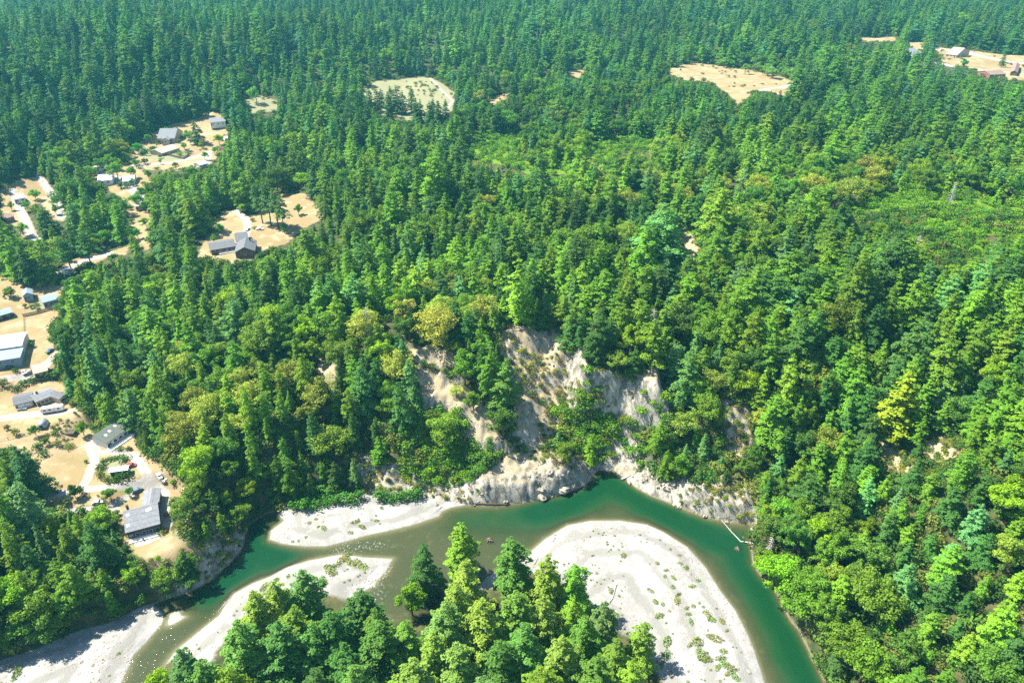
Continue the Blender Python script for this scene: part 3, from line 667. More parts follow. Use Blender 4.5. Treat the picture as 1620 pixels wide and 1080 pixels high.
# foreground grove, by the top of each crown
for a in [('con',728,828,26,None,2,.95,'slim conifer standing alone against the river at the top of the near grove'),
          ('con',668,862,25,None,4,.85,'blunt conifer by the water at the left shoulder of the near grove'),
          ('con',738,884,25,(.12,.17,.035),3,.95,'wide olive drooping conifer just below the slim lone riverside conifer'),
          ('con',812,850,26,(.05,.11,.025),4,1.05,'dark full conifer beside the left tip of the big gravel bar'),
          ('con',868,876,26,YG,1,.9,'yellow green conifer with drooping tiers at the edge of the big gravel bar'),
          ('con',912,893,23,(.075,.17,.02),7,.95,'full bright green conifer on the left edge of the big gravel bar'),
          ('brd',648,925,15,(.085,.16,.014),1,1.0,'low vivid green broadleaf tree under the blunt riverside conifer'),
          ('con',478,900,26,(.05,.11,.03),0,1.15,'tall blue green conifer rising over the middle gravel bar'),
          ('con',432,918,25,YG,4,1.05,'olive conifer at the left end of the near grove'),
          ('con',569,934,24,(.03,.075,.02),2,1.2,'dark spire conifer in the gap of the near grove'),
          ('con',700,955,26,(.07,.13,.04),1,1.1,None),('con',640,985,22,(.07,.14,.025),4,1.0,None),('con',762,950,27,YG,3,1.1,None),
          ('con',864,938,24,(.10,.15,.03),1,.9,None),('con',958,955,24,(.06,.10,.04),1,1.0,'pale tiered conifer at the right edge of the near grove'),
          ('con',1016,983,19,(.09,.15,.025),9,.95,'short wide conifer at the right tip of the near grove'),('con',925,975,25,(.05,.11,.02),4,1.0,None),
          ('con',830,990,27,(.05,.12,.03),1,1.1,None),('con',890,1005,27,(.09,.14,.03),0,1.1,None),('con',790,1010,26,(.04,.09,.02),3,1,None),
          ('con',725,1020,25,(.09,.15,.04),3,1,None),('con',600,985,26,(.04,.09,.02),1,1.1,None),('con',525,965,26,(.03,.08,.02),3,1.1,None),
          ('con',490,985,24,(.05,.12,.03),1,1,None),('con',398,938,26,YG,4,1.05,None),('con',372,985,26,(.06,.13,.03),1,1.1,None),
          ('con',440,985,26,(.04,.10,.03),0,1.1,None),('con',285,1028,22,(.04,.09,.03),0,1.1,'single dark conifer at the bottom edge beside the left channel'),
          ('con',318,1045,22,(.05,.11,.025),1,1.1,None),('con',560,1050,26,(.06,.12,.03),3,1,None),('con',655,1045,26,(.08,.13,.03),1,1.1,None),
          ('con',945,1035,26,(.05,.10,.02),4,1,None),('con',1000,1050,22,(.10,.17,.02),1,1,None),('brd',350,1060,18,(.10,.16,.02),0,1,None),
          ('con',500,1060,26,None,1,1.1,None),('con',860,1060,27,None,3,1.1,None),('con',760,1075,26,None,4,1,None),('brd',240,1068,12,BG,0,.8,None),('con',620,1085,26,None,2,1.2,None),
          ('con',700,1090,26,None,1,1.1,None),('con',925,1090,26,None,0,1.1,None),('con',420,1080,26,None,4,1,None),('brd',870,905,14,None,1,.8,None),
          ('con',545,1020,25,None,0,1,None),('con',680,1000,24,(.10,.16,.03),0,1,None),('con',815,935,25,(.07,.13,.025),2,1.1,None),('con',905,945,22,(.09,.16,.02),4,.9,None),
          ('con',975,1010,24,(.07,.12,.02),1,1,None),('con',460,960,25,(.07,.12,.02),4,1,None),('con',590,965,22,(.05,.1,.02),1,1,None),('con',720,920,26,(.10,.15,.03),3,.9,None)]:
    hand(*a[:4], tint=a[4], var=a[5], w_=a[6], note=a[7])
# trees one can tell apart further away
for a in [('con',1090,556,30,(.055,.12,.04),3,1.15,'large blue green conifer with open tiers right of the shaded cliff'),
          ('con',1440,588,30,(.125,.165,.014),5,1.75,'big yellow conifer shaped like a cone above the bare patches'),
          ('con',798,566,25,(.06,.12,.03),4,1.2,'single conifer standing in the bare slope left of the cliff'),
          ('con',570,566,27,(.04,.10,.035),1,1.15,'blue green conifer with clear tiers on the slope over the narrow gravel bar'),
          ('con',632,605,24,(.04,.10,.03),3,1.1,'dense conifer on the slope left of the bare ledge'),
          ('tan',690,495,17,(.21,.21,.05),1,1.2,'wide yellow tanoak in flower left of the pale slide'),
          ('tan',762,466,17,(.17,.19,.05),0,1.15,'tall pale yellow tanoak just above the pale slide'),
          ('tan',640,470,15,(.20,.20,.06),0,1.0,'pale yellow tanoak left of the wide flowering one'),
          ('brd',478,498,18,(.13,.23,.01),3,1.0,'bright lime green tree among dark conifers on the left slope'),
          ('brd',568,490,16,(.12,.21,.012),0,1.0,'lime green tree right of the bright one on the left slope'),
          ('brd',1252,888,16,(.09,.20,.012),0,1.15,'big round bright green tree overhanging the river on the right'),
          ('brd',1215,872,13,(.10,.19,.015),1,1.0,'grey green tree at the water edge above the big round tree'),
          ('con',306,190,20,(.03,.085,.03),4,1.6,'wide dark evergreen between the two upper left houses'),
          ('brd',180,256,14,(.09,.19,.02),0,1.0,'round green tree standing over the pale upper left roofs'),
          ('brd',344,212,10,(.16,.22,.01),0,1.0,'small yellow green tree below the long grey upper left house'),
          ('con',405,290,27,(.045,.09,.035),6,1.1,'left tree of the tall clump in the dry clearing'),
          ('con',417,286,30,(.045,.09,.035),6,1.1,'tallest tree of the tall clump in the dry clearing'),
          ('con',430,296,27,(.05,.10,.035),6,1.1,'right tree of the tall clump in the dry clearing'),
          ('con',440,308,25,(.05,.10,.035),6,1.0,'shortest tree of the tall clump in the dry clearing'),
          ('con',96,372,24,(.04,.10,.03),6,1.2,None),('con',128,365,24,(.04,.10,.03),6,1.3,None),
          ('con',60,378,26,None,3,1.2,None),('con',30,384,26,None,4,1.3,None),('con',8,378,26,None,0,1.3,None),
          ('con',25,705,24,(.025,.07,.03),0,1.4,'dark blue green conifer shading the end of the gravel drive'),
          ('brd',112,766,7,(.03,.075,.015),1,1.0,'small dark round tree below the gravel drive'),
          ('brd',171,775,6,(.05,.12,.015),0,1.1,'round garden tree left of the large grey roofed house'),
          ('brd',201,773,4.5,(.05,.13,.015),0,1.0,'smallest round garden tree beside the grey roofed house'),
          ('brd',51,673,5.5,(.035,.09,.02),0,1.0,'dark round tree in the dry yard under the fence'),
          ('brd',70,692,4.2,(.07,.10,.02),0,1.0,'small olive tree in the dry yard right of the dark round tree'),
          ('brd',125,665,8,(.09,.16,.015),1,1.0,'light green tree left of the long green roofed building'),
          ('con',288,872,13,(.03,.07,.015),0,1.3,'dark conifer on the lawn edge above the river bank'),
          ('brd',205,893,12,(.10,.18,.015),3,1.0,'light green tree on the bank below the big house'),
          ('brd',250,900,11,(.09,.15,.02),0,1.0,'yellow green tree on the bank below the dry lawn'),
          ('brd',290,785,11,(.09,.14,.03),0,1.0,'broad tree right of the large grey roofed house'),
          ('con',880,395,0.1,None,0,.01,None) if False else ('con',1260,560,28,None,0,1.1,None),
          ('brd',1317,72,26,(.08,.19,.03),0,1.1,'bright rounded tree left of the far upper right yards'),
          ('con',1515,28,30,(.03,.09,.03),4,1.5,None),('con',1560,30,32,(.03,.09,.03),4,1.8,None),('con',1505,20,32,(.03,.09,.03),4,1.7,'dome shaped dark tree behind the far yards'),
          ('con',1612,40,34,(.03,.09,.03),4,1.7,None),('con',1593,78,20,(.03,.09,.03),0,1.0,None),
          ('brd',402,136,16,(.09,.20,.03),0,1.0,'round bright tree in the small upper left glade')]:
    hand(*a[:4], tint=a[4], var=a[5], w_=a[6], note=a[7])
GT = [(215,226,9),(228,233,7),(208,262,10),(232,268,8),(245,285,12),(262,282,13),(278,288,12),(220,296,11),(238,308,10),(184,248,11),(168,244,12),(150,250,12),(140,262,10),(120,278,9),(108,296,10),(118,318,11),(132,306,10),(212,306,10),(226,318,8),(246,330,9),(196,312,7),
      (354,180,10),(362,196,9),(322,240,7),(300,262,9),(330,266,8),(86,310,8),(110,338,9),(70,350,9),(46,392,9),(75,398,10),(100,392,9),(66,420,8),(138,428,8),(12,452,7),(1350,60,14),(1400,78,15),(1435,66,14),(1470,62,14),(1528,92,12),(1470,92,12),
      (232,212,8),(262,200,8),(296,206,9),(316,222,7),(290,226,6),(338,232,7),(252,250,5),(276,256,6),(212,250,8),(170,268,7),(206,280,7),(228,344,8),(214,360,8),(236,372,7),(36,318,8),(52,300,8),(30,352,9),(62,330,8),(84,322,8),(14,318,7),(336,370,6),(346,352,8),(470,322,8),(448,352,7)]
for (a_, b_, c_) in GT: hand('brd', a_, b_, c_, (.085*rnd.uniform(.6, 1.3), .17*rnd.uniform(.8, 1.2), .018))
for k in range(15):                                    # row of conifers before the pale clearing
    hand('con', 572+k*9.5+rnd.uniform(-4, 4), 132+rnd.uniform(0, 22)+abs(k-5)*1.5, 22+rnd.uniform(-4, 4), (.03,.08,.03), rnd.choice([0, 2, 4]), 1.25)
for k in range(22):                                   # light green thicket behind the tan field
    hand('brd', 1100+k*9+rnd.uniform(-4, 4), 76+k*1.9+rnd.uniform(-5, 8), 12, (.10,.19,.045), rnd.randrange(4), 1.05)

# dart throwing over everything that is forest
cell = {}
def free(x, y, r):
    i, j = int(x//12), int(y//12)
    for a in (-1, 0, 1):
        for b in (-1, 0, 1):
            for (u, v, q) in cell.get((i+a, j+b), ()):
                if (u-x)**2+(v-y)**2 < (.5*(q+r))**2: return False
    return True
def occupy(x, y, r): cell.setdefault((int(x//12), int(y//12)), []).append((x, y, r))
for t in TR: occupy(t[2], t[3], 7.0)
ZONE_TAN = [(690,500,130,40),(760,480,50,60),(450,560,80,60),(330,650,70,70),(330,760,70,50),(1220,600,90,60),(1180,700,60,60),(560,470,60,40),(1010,330,120,60),(660,640,100,80),(1340,330,80,60),(470,640,60,80),(1020,600,40,25)]
ZONE_BRD = [(900,210,160,60,.7),(1450,330,200,60,.7),(1250,330,110,50,.6),(1270,900,80,160,.85),(1330,1000,90,120,.6),(250,300,120,80,.5),(150,260,110,60,.5),(330,830,60,60,.8),(230,930,80,50,.6),(60,1000,90,50,.7),(690,700,100,70,.6),(170,480,120,60,.55),(1150,80,120,40,.6),(560,110,80,25,.4),(720,120,60,30,.4),(980,690,90,50,.9),(120,420,160,60,.35),(1150,470,220,120,.18),(700,330,200,80,.2)]
def zone(px, py, zs): return max([math.exp(-((px-a)/b_)**2-((py-c)/d_)**2) for (a, c, b_, d_) in zs])
ncand = 0
def throw(n, y0, y1, spacing):
    global ncand
    half = W0/2/F0
    Yc = np.sqrt(rng.rand(n)*(y1*y1-y0*y0)+y0*y0)
    Xc = (rng.rand(n)*2-1)*((Yc*cp+(CZ-30)*sp)*half*1.07+45)
    Zc = sample(HH, Xc, Yc); dv = sample(DV, Xc, Yc); gr = sample(A_GRASS, Xc, Yc); rd = sample(A_ROAD, Xc, Yc); ba = sample(A_BARE, Xc, Yc); br = sample(A_BRUSH, Xc, Yc)
    nz = fbm(Xc, Yc, 60, 2)
    for i in np.nonzero((dv < -1.4) & (gr < -2.5) & (rd < -2.5))[0]:
        x, y, z = float(Xc[i]), float(Yc[i]), float(Zc[i])
        px, py, dep = project(x, y, z)
        sp_ = spacing*(.8+.45*rnd.random())*(1 if dv[i] < -8 else .8)
        if ba[i] > -1 and rnd.random() < .88: continue
        if br[i] > (-3 if y > 330 else -5) and rnd.random() < (.55 if y > 330 else .985): continue
        if not free(x, y, sp_): continue
        zt = zone(px, py-12, ZONE_TAN); zb = max([q*math.exp(-((px-a)/b_)**2-((py-c)/d_)**2) for (a, c, b_, d_, q) in ZONE_BRD])
        u = rnd.random()
        if u < zt*.36: kind = 'tan'
        elif u < zt*.45+zb*(.72+.5*nz[i]): kind = 'brd'
        elif u > (.93 if py > 230 else .95)-.12*max(0, fbm(x, y, 110, 2)): kind = 'brd'
        else: kind = 'con'
        if kind == 'con':
            v = rnd.choice(NCON); h = 24*(.74+.36*rnd.random()+.34*nz[i]+(.22 if rnd.random() < .12 else 0)-(.25 if rnd.random() < .2 else 0)); wd = .92+.42*rnd.random(); big_ = rnd.random(); h *= (1+.35*float(fbm(x, y, 160, 2)))*(1.28 if big_ < .10 else .74 if big_ > .78 else 1); wd *= 1.15 if big_ < .10 else 1; sp_ *= 1.3 if big_ < .1 else 1; rad = 6.3*h/30*wd; s0 = 30.
            if y > 300: wd *= 1.16
            if py < 250: h *= 1.05; wd *= .97
            if dv[i] > -25: h *= .8
            if px < 320 and py > 700: h *= .85
            if px > 1150 and py > 700: h *= .84; wd *= 1.15
            elif px > 1000 and py > 250: h *= .88; wd *= 1.1
            h *= .80 if zone(px, py, [(900,210,190,80),(1450,330,220,70)]) > .5 else 1
        elif kind == 'brd': v = rnd.randrange(4); s0 = BRD_H[v]; h = 14*(.7+.65*rnd.random()); wd = 1.0+.25*rnd.random(); rad = 5.5*h/16
        else: v = rnd.randrange(2); s0 = 16.; h = 14*(.75+.5*rnd.random()); wd = 1.0+.3*rnd.random(); rad = 5.8*h/16
        if px > 1190 and px < 1320 and py > 820 and kind == 'con' and dv[i] > -28: kind = 'brd'; v = rnd.randrange(4); s0 = BRD_H[v]; h = 12
        if ba[i] > -1: h *= .5; rad *= .6; wd *= 1.15
        if 262 < px < 405 and 765 < py < 935: h = min(h, 8.5); rad = min(rad, 4)
        ok = False
        if -60 < px < 1700 and -80 < py < 1180:
            for f in (1, .75, .55, .38):
                if covered(x, y, z, h*f, rad*f) < (.12 if f > .4 else .2): ok = True; break
        else: ok = True; f = 1
        if not ok: continue
        h *= f; occupy(x, y, sp_*(.7+.3*f))
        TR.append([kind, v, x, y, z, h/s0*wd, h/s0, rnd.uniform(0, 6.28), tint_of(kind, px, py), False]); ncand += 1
throw(12000, 120, 330, 6.0)
throw(32000, 330, 800, 7.0)
throw(46000, 800, 2150, 9.4)

# what each tree shows in the picture: a coarse painter's buffer
BW, BH = 810, 540
buf = np.full((BH, BW), -1, int)
info = []
for i, t in enumerate(TR):
    kind, v, x, y, z, s, sz = t[:7]
    H = 30. if kind == 'con' else (BRD_H[v] if kind == 'brd' else 16.)
    Rr = (CON[v]['Rr'] if kind == 'con' else BRD[v]['Rr'] if kind == 'brd' else TAN[v]['Rr'])*s
    px, py, d = project(x, y, z); qx, qy, d2 = project(x, y, z+H*sz)
    info.append((d, px, py, qx, qy, Rr*F0/d2, H*sz, Rr))
order = sorted(range(len(TR)), key=lambda i: -info[i][0])
for i in order:
    d, px, py, qx, qy, rp, hm, Rr = info[i]
    con = TR[i][0] == 'con'
    y0, y1 = int(qy/2), int(py/2)
    for yy in range(max(0, y0), min(BH, y1-(y1-y0)//5+1)):
        t = (yy-y0+.5)/max(1, y1-y0)
        wq = rp/2*(min(1, .15+1.0*t) if con else math.sqrt(max(0.05, 1-(2*t-.9)**2)))
        cx = (qx+(px-qx)*t)/2
        a, b = max(0, int(cx-wq)), min(BW, int(cx+wq)+1)
        if a < b: buf[yy, a:b] = i
vis = np.bincount(buf[buf >= 0].ravel(), minlength=len(TR))
LIM = {'con': 300, 'brd': 300, 'tan': 300}
indiv = set()
for kd in LIM:
    c = [i for i in range(len(TR)) if TR[i][0] == kd and (vis[i] > 12)]
    c.sort(key=lambda i: (-(TR[i][9] is not False and not isinstance(TR[i][9], bool)), -vis[i])); indiv |= set(c[:LIM[kd]])
print("TREES", len(TR), "tan", sum(t[0] == 'tan' for t in TR), "brd", sum(t[0] == 'brd' for t in TR), "indiv", len(indiv))

# ------------------------------------------------------------------ labels for single trees
LM = [('large grey roofed house',225,812,0),('long green roofed building',178,690,0),('garden island shed',187,745,0),('white trailer',84,646,0),('long ranch house',60,625,0),
      ('L shaped clearing house',372,388,0),('dry clearing with the tall clump',450,335,0),('narrow gravel bar',580,820,0),('middle gravel bar',520,900,0),('bottom left gravel bar',120,1030,0),
      ('river islet',278,975,0),('big white gravel bar',1020,920,0),('stump in the river',775,852,0),('pale slide',835,550,0),('shaded cliff',980,625,0),('sandy gully',960,730,0),
      ('river foot ledge',850,750,0),('fallen log in the bend',1165,845,0),('lower right river bend',1230,1000,0),('yellow cone shaped conifer',1435,640,0),('paired bare patches',1450,720,0),
      ('bright green brush patch',1500,345,0),('central brush patch',800,240,0),('tan field',1160,130,0),('pale far clearing',650,155,0),('hidden grey roof',1068,350,0),('bare gap by the right slope',1165,690,0),
      ('flowering tanoak cluster',690,510,0),('lime green tree',478,520,0),('big round riverside tree',1252,930,0),('dark lone conifer on the lawn',290,900,0),('upper left houses',270,225,0),('pale upper left roofs',170,275,0),
      ('left bank cliff',330,910,0),('gravel drive',120,780,0),('far right yards',1560,100,0),('low green thicket by the narrow bar',530,785,0),('left slope hollow',490,650,0),('dark grey snag',1035,510,0),('slope above the bend',1230,760,0)]
def hue(t):
    r_, g, b = t; q = r_/g
    if q > .88: return 'yellow'
    if q > .66: return 'olive' if g < .16 else 'yellow green'
    if b/g > .34: return 'blue green'
    if g < .088: return 'dark green'
    if g > .15: return 'bright green'
    return 'mid green' if q < .5 else 'leaf green'
KN = {'con': ('conifer', 'conifer'), 'brd': ('broadleaf_tree', 'broadleaf tree'), 'tan': ('tanoak_tree', 'tanoak')}
FORM = {'con': ['slim', 'tiered', 'narrow', 'broad', 'blunt', 'thin', 'bare trunked', 'full', 'drooping', 'wide'], 'brd': ['round', 'tall crowned', 'spreading', 'upright'], 'tan': ['domed', 'wide']}
lab = {}; raw = {}
for i in indiv:
    t = TR[i]; d, px, py, qx, qy, rp, hm, Rr = info[i]
    if isinstance(t[9], str): lab[i] = t[9]; continue
    cx, cy = (px+qx)/2, (py+qy)/2
    n, lx, ly, _ = min(LM, key=lambda q: ((q[1]-cx)**2+((q[2]-cy)*1.2)**2))
    dx, dy = cx-lx, cy-ly
    rel = ('right of' if dx > 0 else 'left of') if abs(dx) > abs(dy)*1.3 else ('behind' if dy < 0 else 'in front of')
    far = math.hypot(dx, dy); near = 'close' if far < 45 else ('just' if far < 90 else 'well')
    big = 'tall ' if hm > (25 if t[0] == 'con' else 15) else ('small ' if hm < (16 if t[0] == 'con' else 9) else '')
    s = f"{big}{hue(t[8])} {FORM[t[0]][t[1]]} {KN[t[0]][1]} {near} {rel} the {n}"
    if len(s.split()) > 12: s = s.replace(f" {near} {rel}", f" {rel}")
    if len(s.split()) > 12: s = s.replace(big, '', 1)
    if len(s.split()) > 12: s = s.replace(f' {FORM[t[0]][t[1]]} ', ' ', 1)
    raw.setdefault(s, []).append((cx, i))
ORD = ['leftmost', 'second from left', 'third from left', 'fourth from left', 'fifth from left', 'sixth from left', 'seventh from left', 'eighth from left']
ORDN = ['leftmost', 'second', 'third', 'fourth', 'fifth', 'sixth', 'seventh', 'eighth']
for s, li in raw.items():
    li.sort()
    if len(li) == 1: lab[li[0][1]] = s
    else:
        for k, (_, i) in enumerate(li): lab[i] = (f"{s}, rightmost" if k == len(li)-1 else f"{s}, {ORD[min(k, 7)]}")
dup = {}
for i in sorted(lab): dup.setdefault(lab[i], []).append(i)
for q_, li in dup.items():
    if len(li) > 1:
        li.sort(key=lambda i: info[i][0])
        for k, i in enumerate(li): lab[i] = ' '.join(q_.split()[:13])+(', lowest' if k == 0 else ', highest' if k == len(li)-1 else f', {ORD[min(k, 7)].split()[0]} lowest')
GRP = {'con': 'conifers of the river forest', 'brd': 'broadleaf trees of the river forest', 'tan': 'flowering tanoaks of the river forest'}
MESH = {'con': con_c, 'brd': brd_c, 'tan': tan_c}
first = {}
for i in sorted(indiv):
    kind, v, x, y, z, s, sz, rz, tint, hnd = TR[i]
    tm = con_t[i % 2] if kind == 'con' else brd_t[i % 2]
    e = put(KN[kind][0], MESH[kind][v], tm, x, y, z-.2, s, sz, rz, tint, KN[kind][1], (rnd.uniform(-.03, .03), rnd.uniform(-.03, .03)))
    e['label'] = lab[i]; e['group'] = GRP[kind]; first.setdefault((kind, v), e)

# ------------------------------------------------------------------ the rest of the forest: one object per kind
def forest(name, label, cat, rows, protos):
    """rows: (variant, x, y, z, s, sz, rz, tint); protos: list of lists of objects that already stand in the scene"""
    n = len(rows); me = bpy.data.meshes.new(name); me.vertices.add(n)
    me.vertices.foreach_set("co", np.array([[r[1], r[2], r[3]] for r in rows], np.float32).ravel())
    a = me.attributes.new("variant", 'INT', 'POINT'); a.data.foreach_set("value", np.array([r[0] for r in rows], np.int32))
    a = me.attributes.new("turn", 'FLOAT_VECTOR', 'POINT'); a.data.foreach_set("vector", np.array([[rnd.uniform(-.03, .03), rnd.uniform(-.03, .03), r[6]] for r in rows], np.float32).ravel())
    a = me.attributes.new("size", 'FLOAT_VECTOR', 'POINT'); a.data.foreach_set("vector", np.array([[r[4], r[4], r[5]] for r in rows], np.float32).ravel())
    a = me.attributes.new("tint", 'FLOAT_VECTOR', 'POINT'); a.data.foreach_set("vector", np.array([r[7] for r in rows], np.float32).ravel())
    o = bpy.data.objects.new(name, me); COL.objects.link(o); tag(o, label, cat, None, 'stuff')
    ng = bpy.data.node_groups.new(name, 'GeometryNodeTree')
    ng.interface.new_socket("Geometry", in_out='INPUT', socket_type='NodeSocketGeometry'); ng.interface.new_socket("Geometry", in_out='OUTPUT', socket_type='NodeSocketGeometry')
    N = ng.nodes.new; Lk = ng.links.new; gi = N("NodeGroupInput"); go = N("NodeGroupOutput")
    jn = N("GeometryNodeJoinGeometry"); sockets = []
    for objs in protos:
        j2 = N("GeometryNodeJoinGeometry")
        for ob in objs:
            oi = N("GeometryNodeObjectInfo"); oi.inputs["Object"].default_value = ob; oi.transform_space = 'ORIGINAL'; Lk(oi.outputs["Geometry"], j2.inputs[0])
        g2 = N("GeometryNodeGeometryToInstance"); Lk(j2.outputs[0], g2.inputs[0]); sockets.append(g2.outputs[0])
    for s_ in reversed(sockets): Lk(s_, jn.inputs[0])
    ip = N("GeometryNodeInstanceOnPoints"); Lk(gi.outputs[0], ip.inputs["Points"]); Lk(jn.outputs[0], ip.inputs["Instance"]); ip.inputs["Pick Instance"].default_value = True
    def at(nm, ty):
        q = N("GeometryNodeInputNamedAttribute"); q.data_type = ty; q.inputs["Name"].default_value = nm; return q.outputs["Attribute"]
    Lk(at("variant", 'INT'), ip.inputs["Instance Index"]); Lk(at("size", 'FLOAT_VECTOR'), ip.inputs["Scale"])
    er = N("FunctionNodeEulerToRotation"); Lk(at("turn", 'FLOAT_VECTOR'), er.inputs[0]); Lk(er.outputs[0], ip.inputs["Rotation"])
    Lk(ip.outputs[0], go.inputs[0])
    md = o.modifiers.new("forest", 'NODES'); md.node_group = ng; return o
def rest_of(kind): return [(TR[i][1], TR[i][2], TR[i][3], TR[i][4]-.2, TR[i][5], TR[i][6], TR[i][7], TR[i][8]) for i in range(len(TR)) if TR[i][0] == kind and i not in indiv]
def kids(kind, n): return [list(first[(kind, min(v, v))].children) if (kind, v) in first else list(next(iter(e for k, e in first.items() if k[0] == kind)).children) for v in range(n)]
forest('conifer_forest', 'dense dark conifer forest covering the plateau and far hills', 'forest', rest_of('con'), kids('con', len(con_c)))
forest('broadleaf_forest', 'lighter green broadleaf trees mixed through the forest', 'forest', rest_of('brd'), kids('brd', len(brd_c)))
if rest_of('tan'): forest('tanoak_forest', 'yellowish flowering tanoaks mixed through the forest', 'forest', rest_of('tan'), kids('tan', len(tan_c)))

# ------------------------------------------------------------------ shrubs, tufts, undergrowth
def shrub(px, py, r=1.0, tint=(.06,.13,.02), label='', group='garden and yard shrubs', hgt=1.0, mesh=None):
    x, y, z = hit(px, py)
    e = put('shrub', shr_c[mesh if mesh is not None else rnd.randrange(3)], shr_t, x, y, z-.05, r, r*hgt, rnd.uniform(0, 6.28), tint, 'shrub')
    e['label'] = label; e['group'] = group; return e
GRN, DKG, OLV, LIM = (.06,.14,.02), (.035,.09,.015), (.13,.15,.03), (.14,.25,.01)
for px, py, r, c, lb in [
    (13,680,1.6,OLV,'small olive shrub on dry grass at the left end of the wire fence'),(26,688,2.0,(.14,.18,.03),'yellow green shrub beside the left end of the wire fence'),
    (75,690,1.1,OLV,'tiny shrub right of the olive yard tree'),(88,688,1.5,GRN,'shrub next to the dark planting bed'),(92,705,1.8,OLV,'olive shrub in the dry grass below the dark planting bed'),
    (62,712,2.3,DKG,'dark shrub on the dry grass above the tan lawn'),(70,722,1.8,GRN,'green shrub touching the dark one above the tan lawn'),(110,708,1.8,(.15,.2,.03),'pale shrub at the edge of the drive entrance'),
    (85,680,1.4,OLV,'shrub close under the wire fence'),(53,733,1.5,OLV,'shrub at the left edge of the tan lawn'),(137,732,1.0,OLV,'tiny shrub on the left rim of the round garden'),
    (160,742,1.8,DKG,'dark shrub at the left end of the garden island'),(166,735,1.7,GRN,'shrub at the upper left of the garden island'),(176,731,1.9,GRN,'shrub on the upper edge of the garden island'),
    (187,728,1.9,(.04,.12,.02),'deep green shrub at the top of the garden island'),(196,729,1.9,GRN,'shrub at the upper right of the garden island'),(160,755,1.9,OLV,'olive shrub at the lower left of the garden island'),
    (170,761,1.7,(.16,.18,.03),'yellowish shrub at the bottom of the garden island'),(182,761,1.7,GRN,'shrub at the bottom right of the garden island'),(195,756,2.6,(.06,.12,.02),'largest round shrub on the garden island by the shed'),
    (204,711,1.2,DKG,'small dark shrub on the verge by the long green roofed building'),(206,712,1.0,(.14,.09,.03),'rusty brown bush on the verge under the forest edge'),(190,712,1.4,GRN,'shrub at the foot of the long white deck'),
    (274,768,1.5,LIM,'round lime green bush by the drive end'),(186,815,1.6,(.13,.17,.03),'pale shrub at the left wall of the big house'),(186,822,1.4,GRN,'green shrub at the left wall of the big house'),
    (256,843,1.6,OLV,'shrub at the lower right corner of the big house'),(250,886,1.1,LIM,'tiny lime shrub on the dry lawn below the patio'),(240,888,1.0,OLV,'tiny olive shrub on the dry lawn below the patio'),
    (358,862,2.0,OLV,'olive shrub on the cliff top at the river corner'),(348,880,2.0,(.16,.2,.03),'yellow green shrub on the river cliff edge'),(362,845,2.2,DKG,'dark shrub on the cliff top point'),
    (28,565,1.7,DKG,'dark shrub in front of the brown roofed house'),(25,588,1.5,DKG,'round dark shrub beside the small white car'),(52,549,1.6,GRN,'shrub at the end of the white roof'),
    (28,618,2.2,DKG,'left hedge bush behind the long ranch house'),(38,611,2.2,GRN,'second hedge bush behind the long ranch house'),(52,606,2.2,DKG,'third hedge bush behind the long ranch house'),
    (66,601,2.6,DKG,'large hedge bush behind the ranch house roof'),(78,600,2.4,GRN,'hedge bush near the right end of the ranch roof'),(90,598,2.2,DKG,'last hedge bush by the forest edge'),(5,612,2.8,OLV,'olive bush at the left edge of the ranch yard'),
    (40,487,1.6,OLV,'garden shrub left of the blue shed'),(50,488,1.6,(.15,.2,.03),'pale garden shrub below the small grey cottage'),(58,484,1.6,OLV,'olive garden shrub left of the blue grey house'),(62,492,1.4,GRN,'garden shrub on the fence line'),
    (16,470,3.2,DKG,'round dark bush left of the small grey cottage'),(215,238,3.0,DKG,'dark hedge bush at the left end of the far garden'),(226,246,2.6,(.05,.07,.02),'brown green bush in the far garden'),
    (243,240,3.4,GRN,'long green bush in the far garden'),(250,228,2.8,DKG,'dark bush left of the far grey roofed house'),(285,246,2.4,LIM,'lime bush at the end of the far garden wall'),(298,243,2.4,OLV,'olive bush right of the far garden'),
    (218,262,3.2,OLV,'olive bush beside the far drive'),(230,260,3.0,(.08,.09,.03),'greyish bush beside the far drive'),(192,298,3.0,DKG,'dark hedge below the pale upper left roof'),(202,298,2.6,GRN,'green hedge below the pale upper left roof'),
    (400,350,1.6,OLV,'yellowish bush left of the tall clump in the clearing'),(403,362,1.4,(.15,.2,.03),'pale bush near the parked cars in the clearing'),(336,400,1.2,OLV,'small bush left of the clearing house'),
    (62,270,2.6,(.16,.045,.05),'dark red bush at the top of the left road')]:
    shrub(px, py, r*.82, c, lb)
for k, (px, py) in enumerate([(476,800),(488,795),(500,801),(512,794),(523,798),(496,786),(510,783),(535,796),(546,793),(558,796),(570,790),(482,806),(600,792),(612,791),(625,793),(638,791),(650,790),(660,788),(468,803),(520,786)]):
    shrub(px, py, 2.1+.5*rnd.random(), (.06,.17,.02), 'bright green willow bush, %s along the upper edge of the narrow gravel bar' % (['first','second','third','fourth','fifth','sixth','seventh','eighth','ninth','tenth','eleventh','twelfth','thirteenth','fourteenth','fifteenth','sixteenth','seventeenth','eighteenth','nineteenth','twentieth'][sorted(range(20), key=lambda q: [476,488,500,512,523,496,510,535,546,558,570,482,600,612,625,638,650,660,468,520][q]).index(k)]+' from left'), 'willow bushes behind the narrow gravel bar')
def z7(p): return [(760+a*.3457, 720+b*.3457) for a, b in p]
def z4(p): return [(400+a*.3518, 700+b*.3518) for a, b in p]
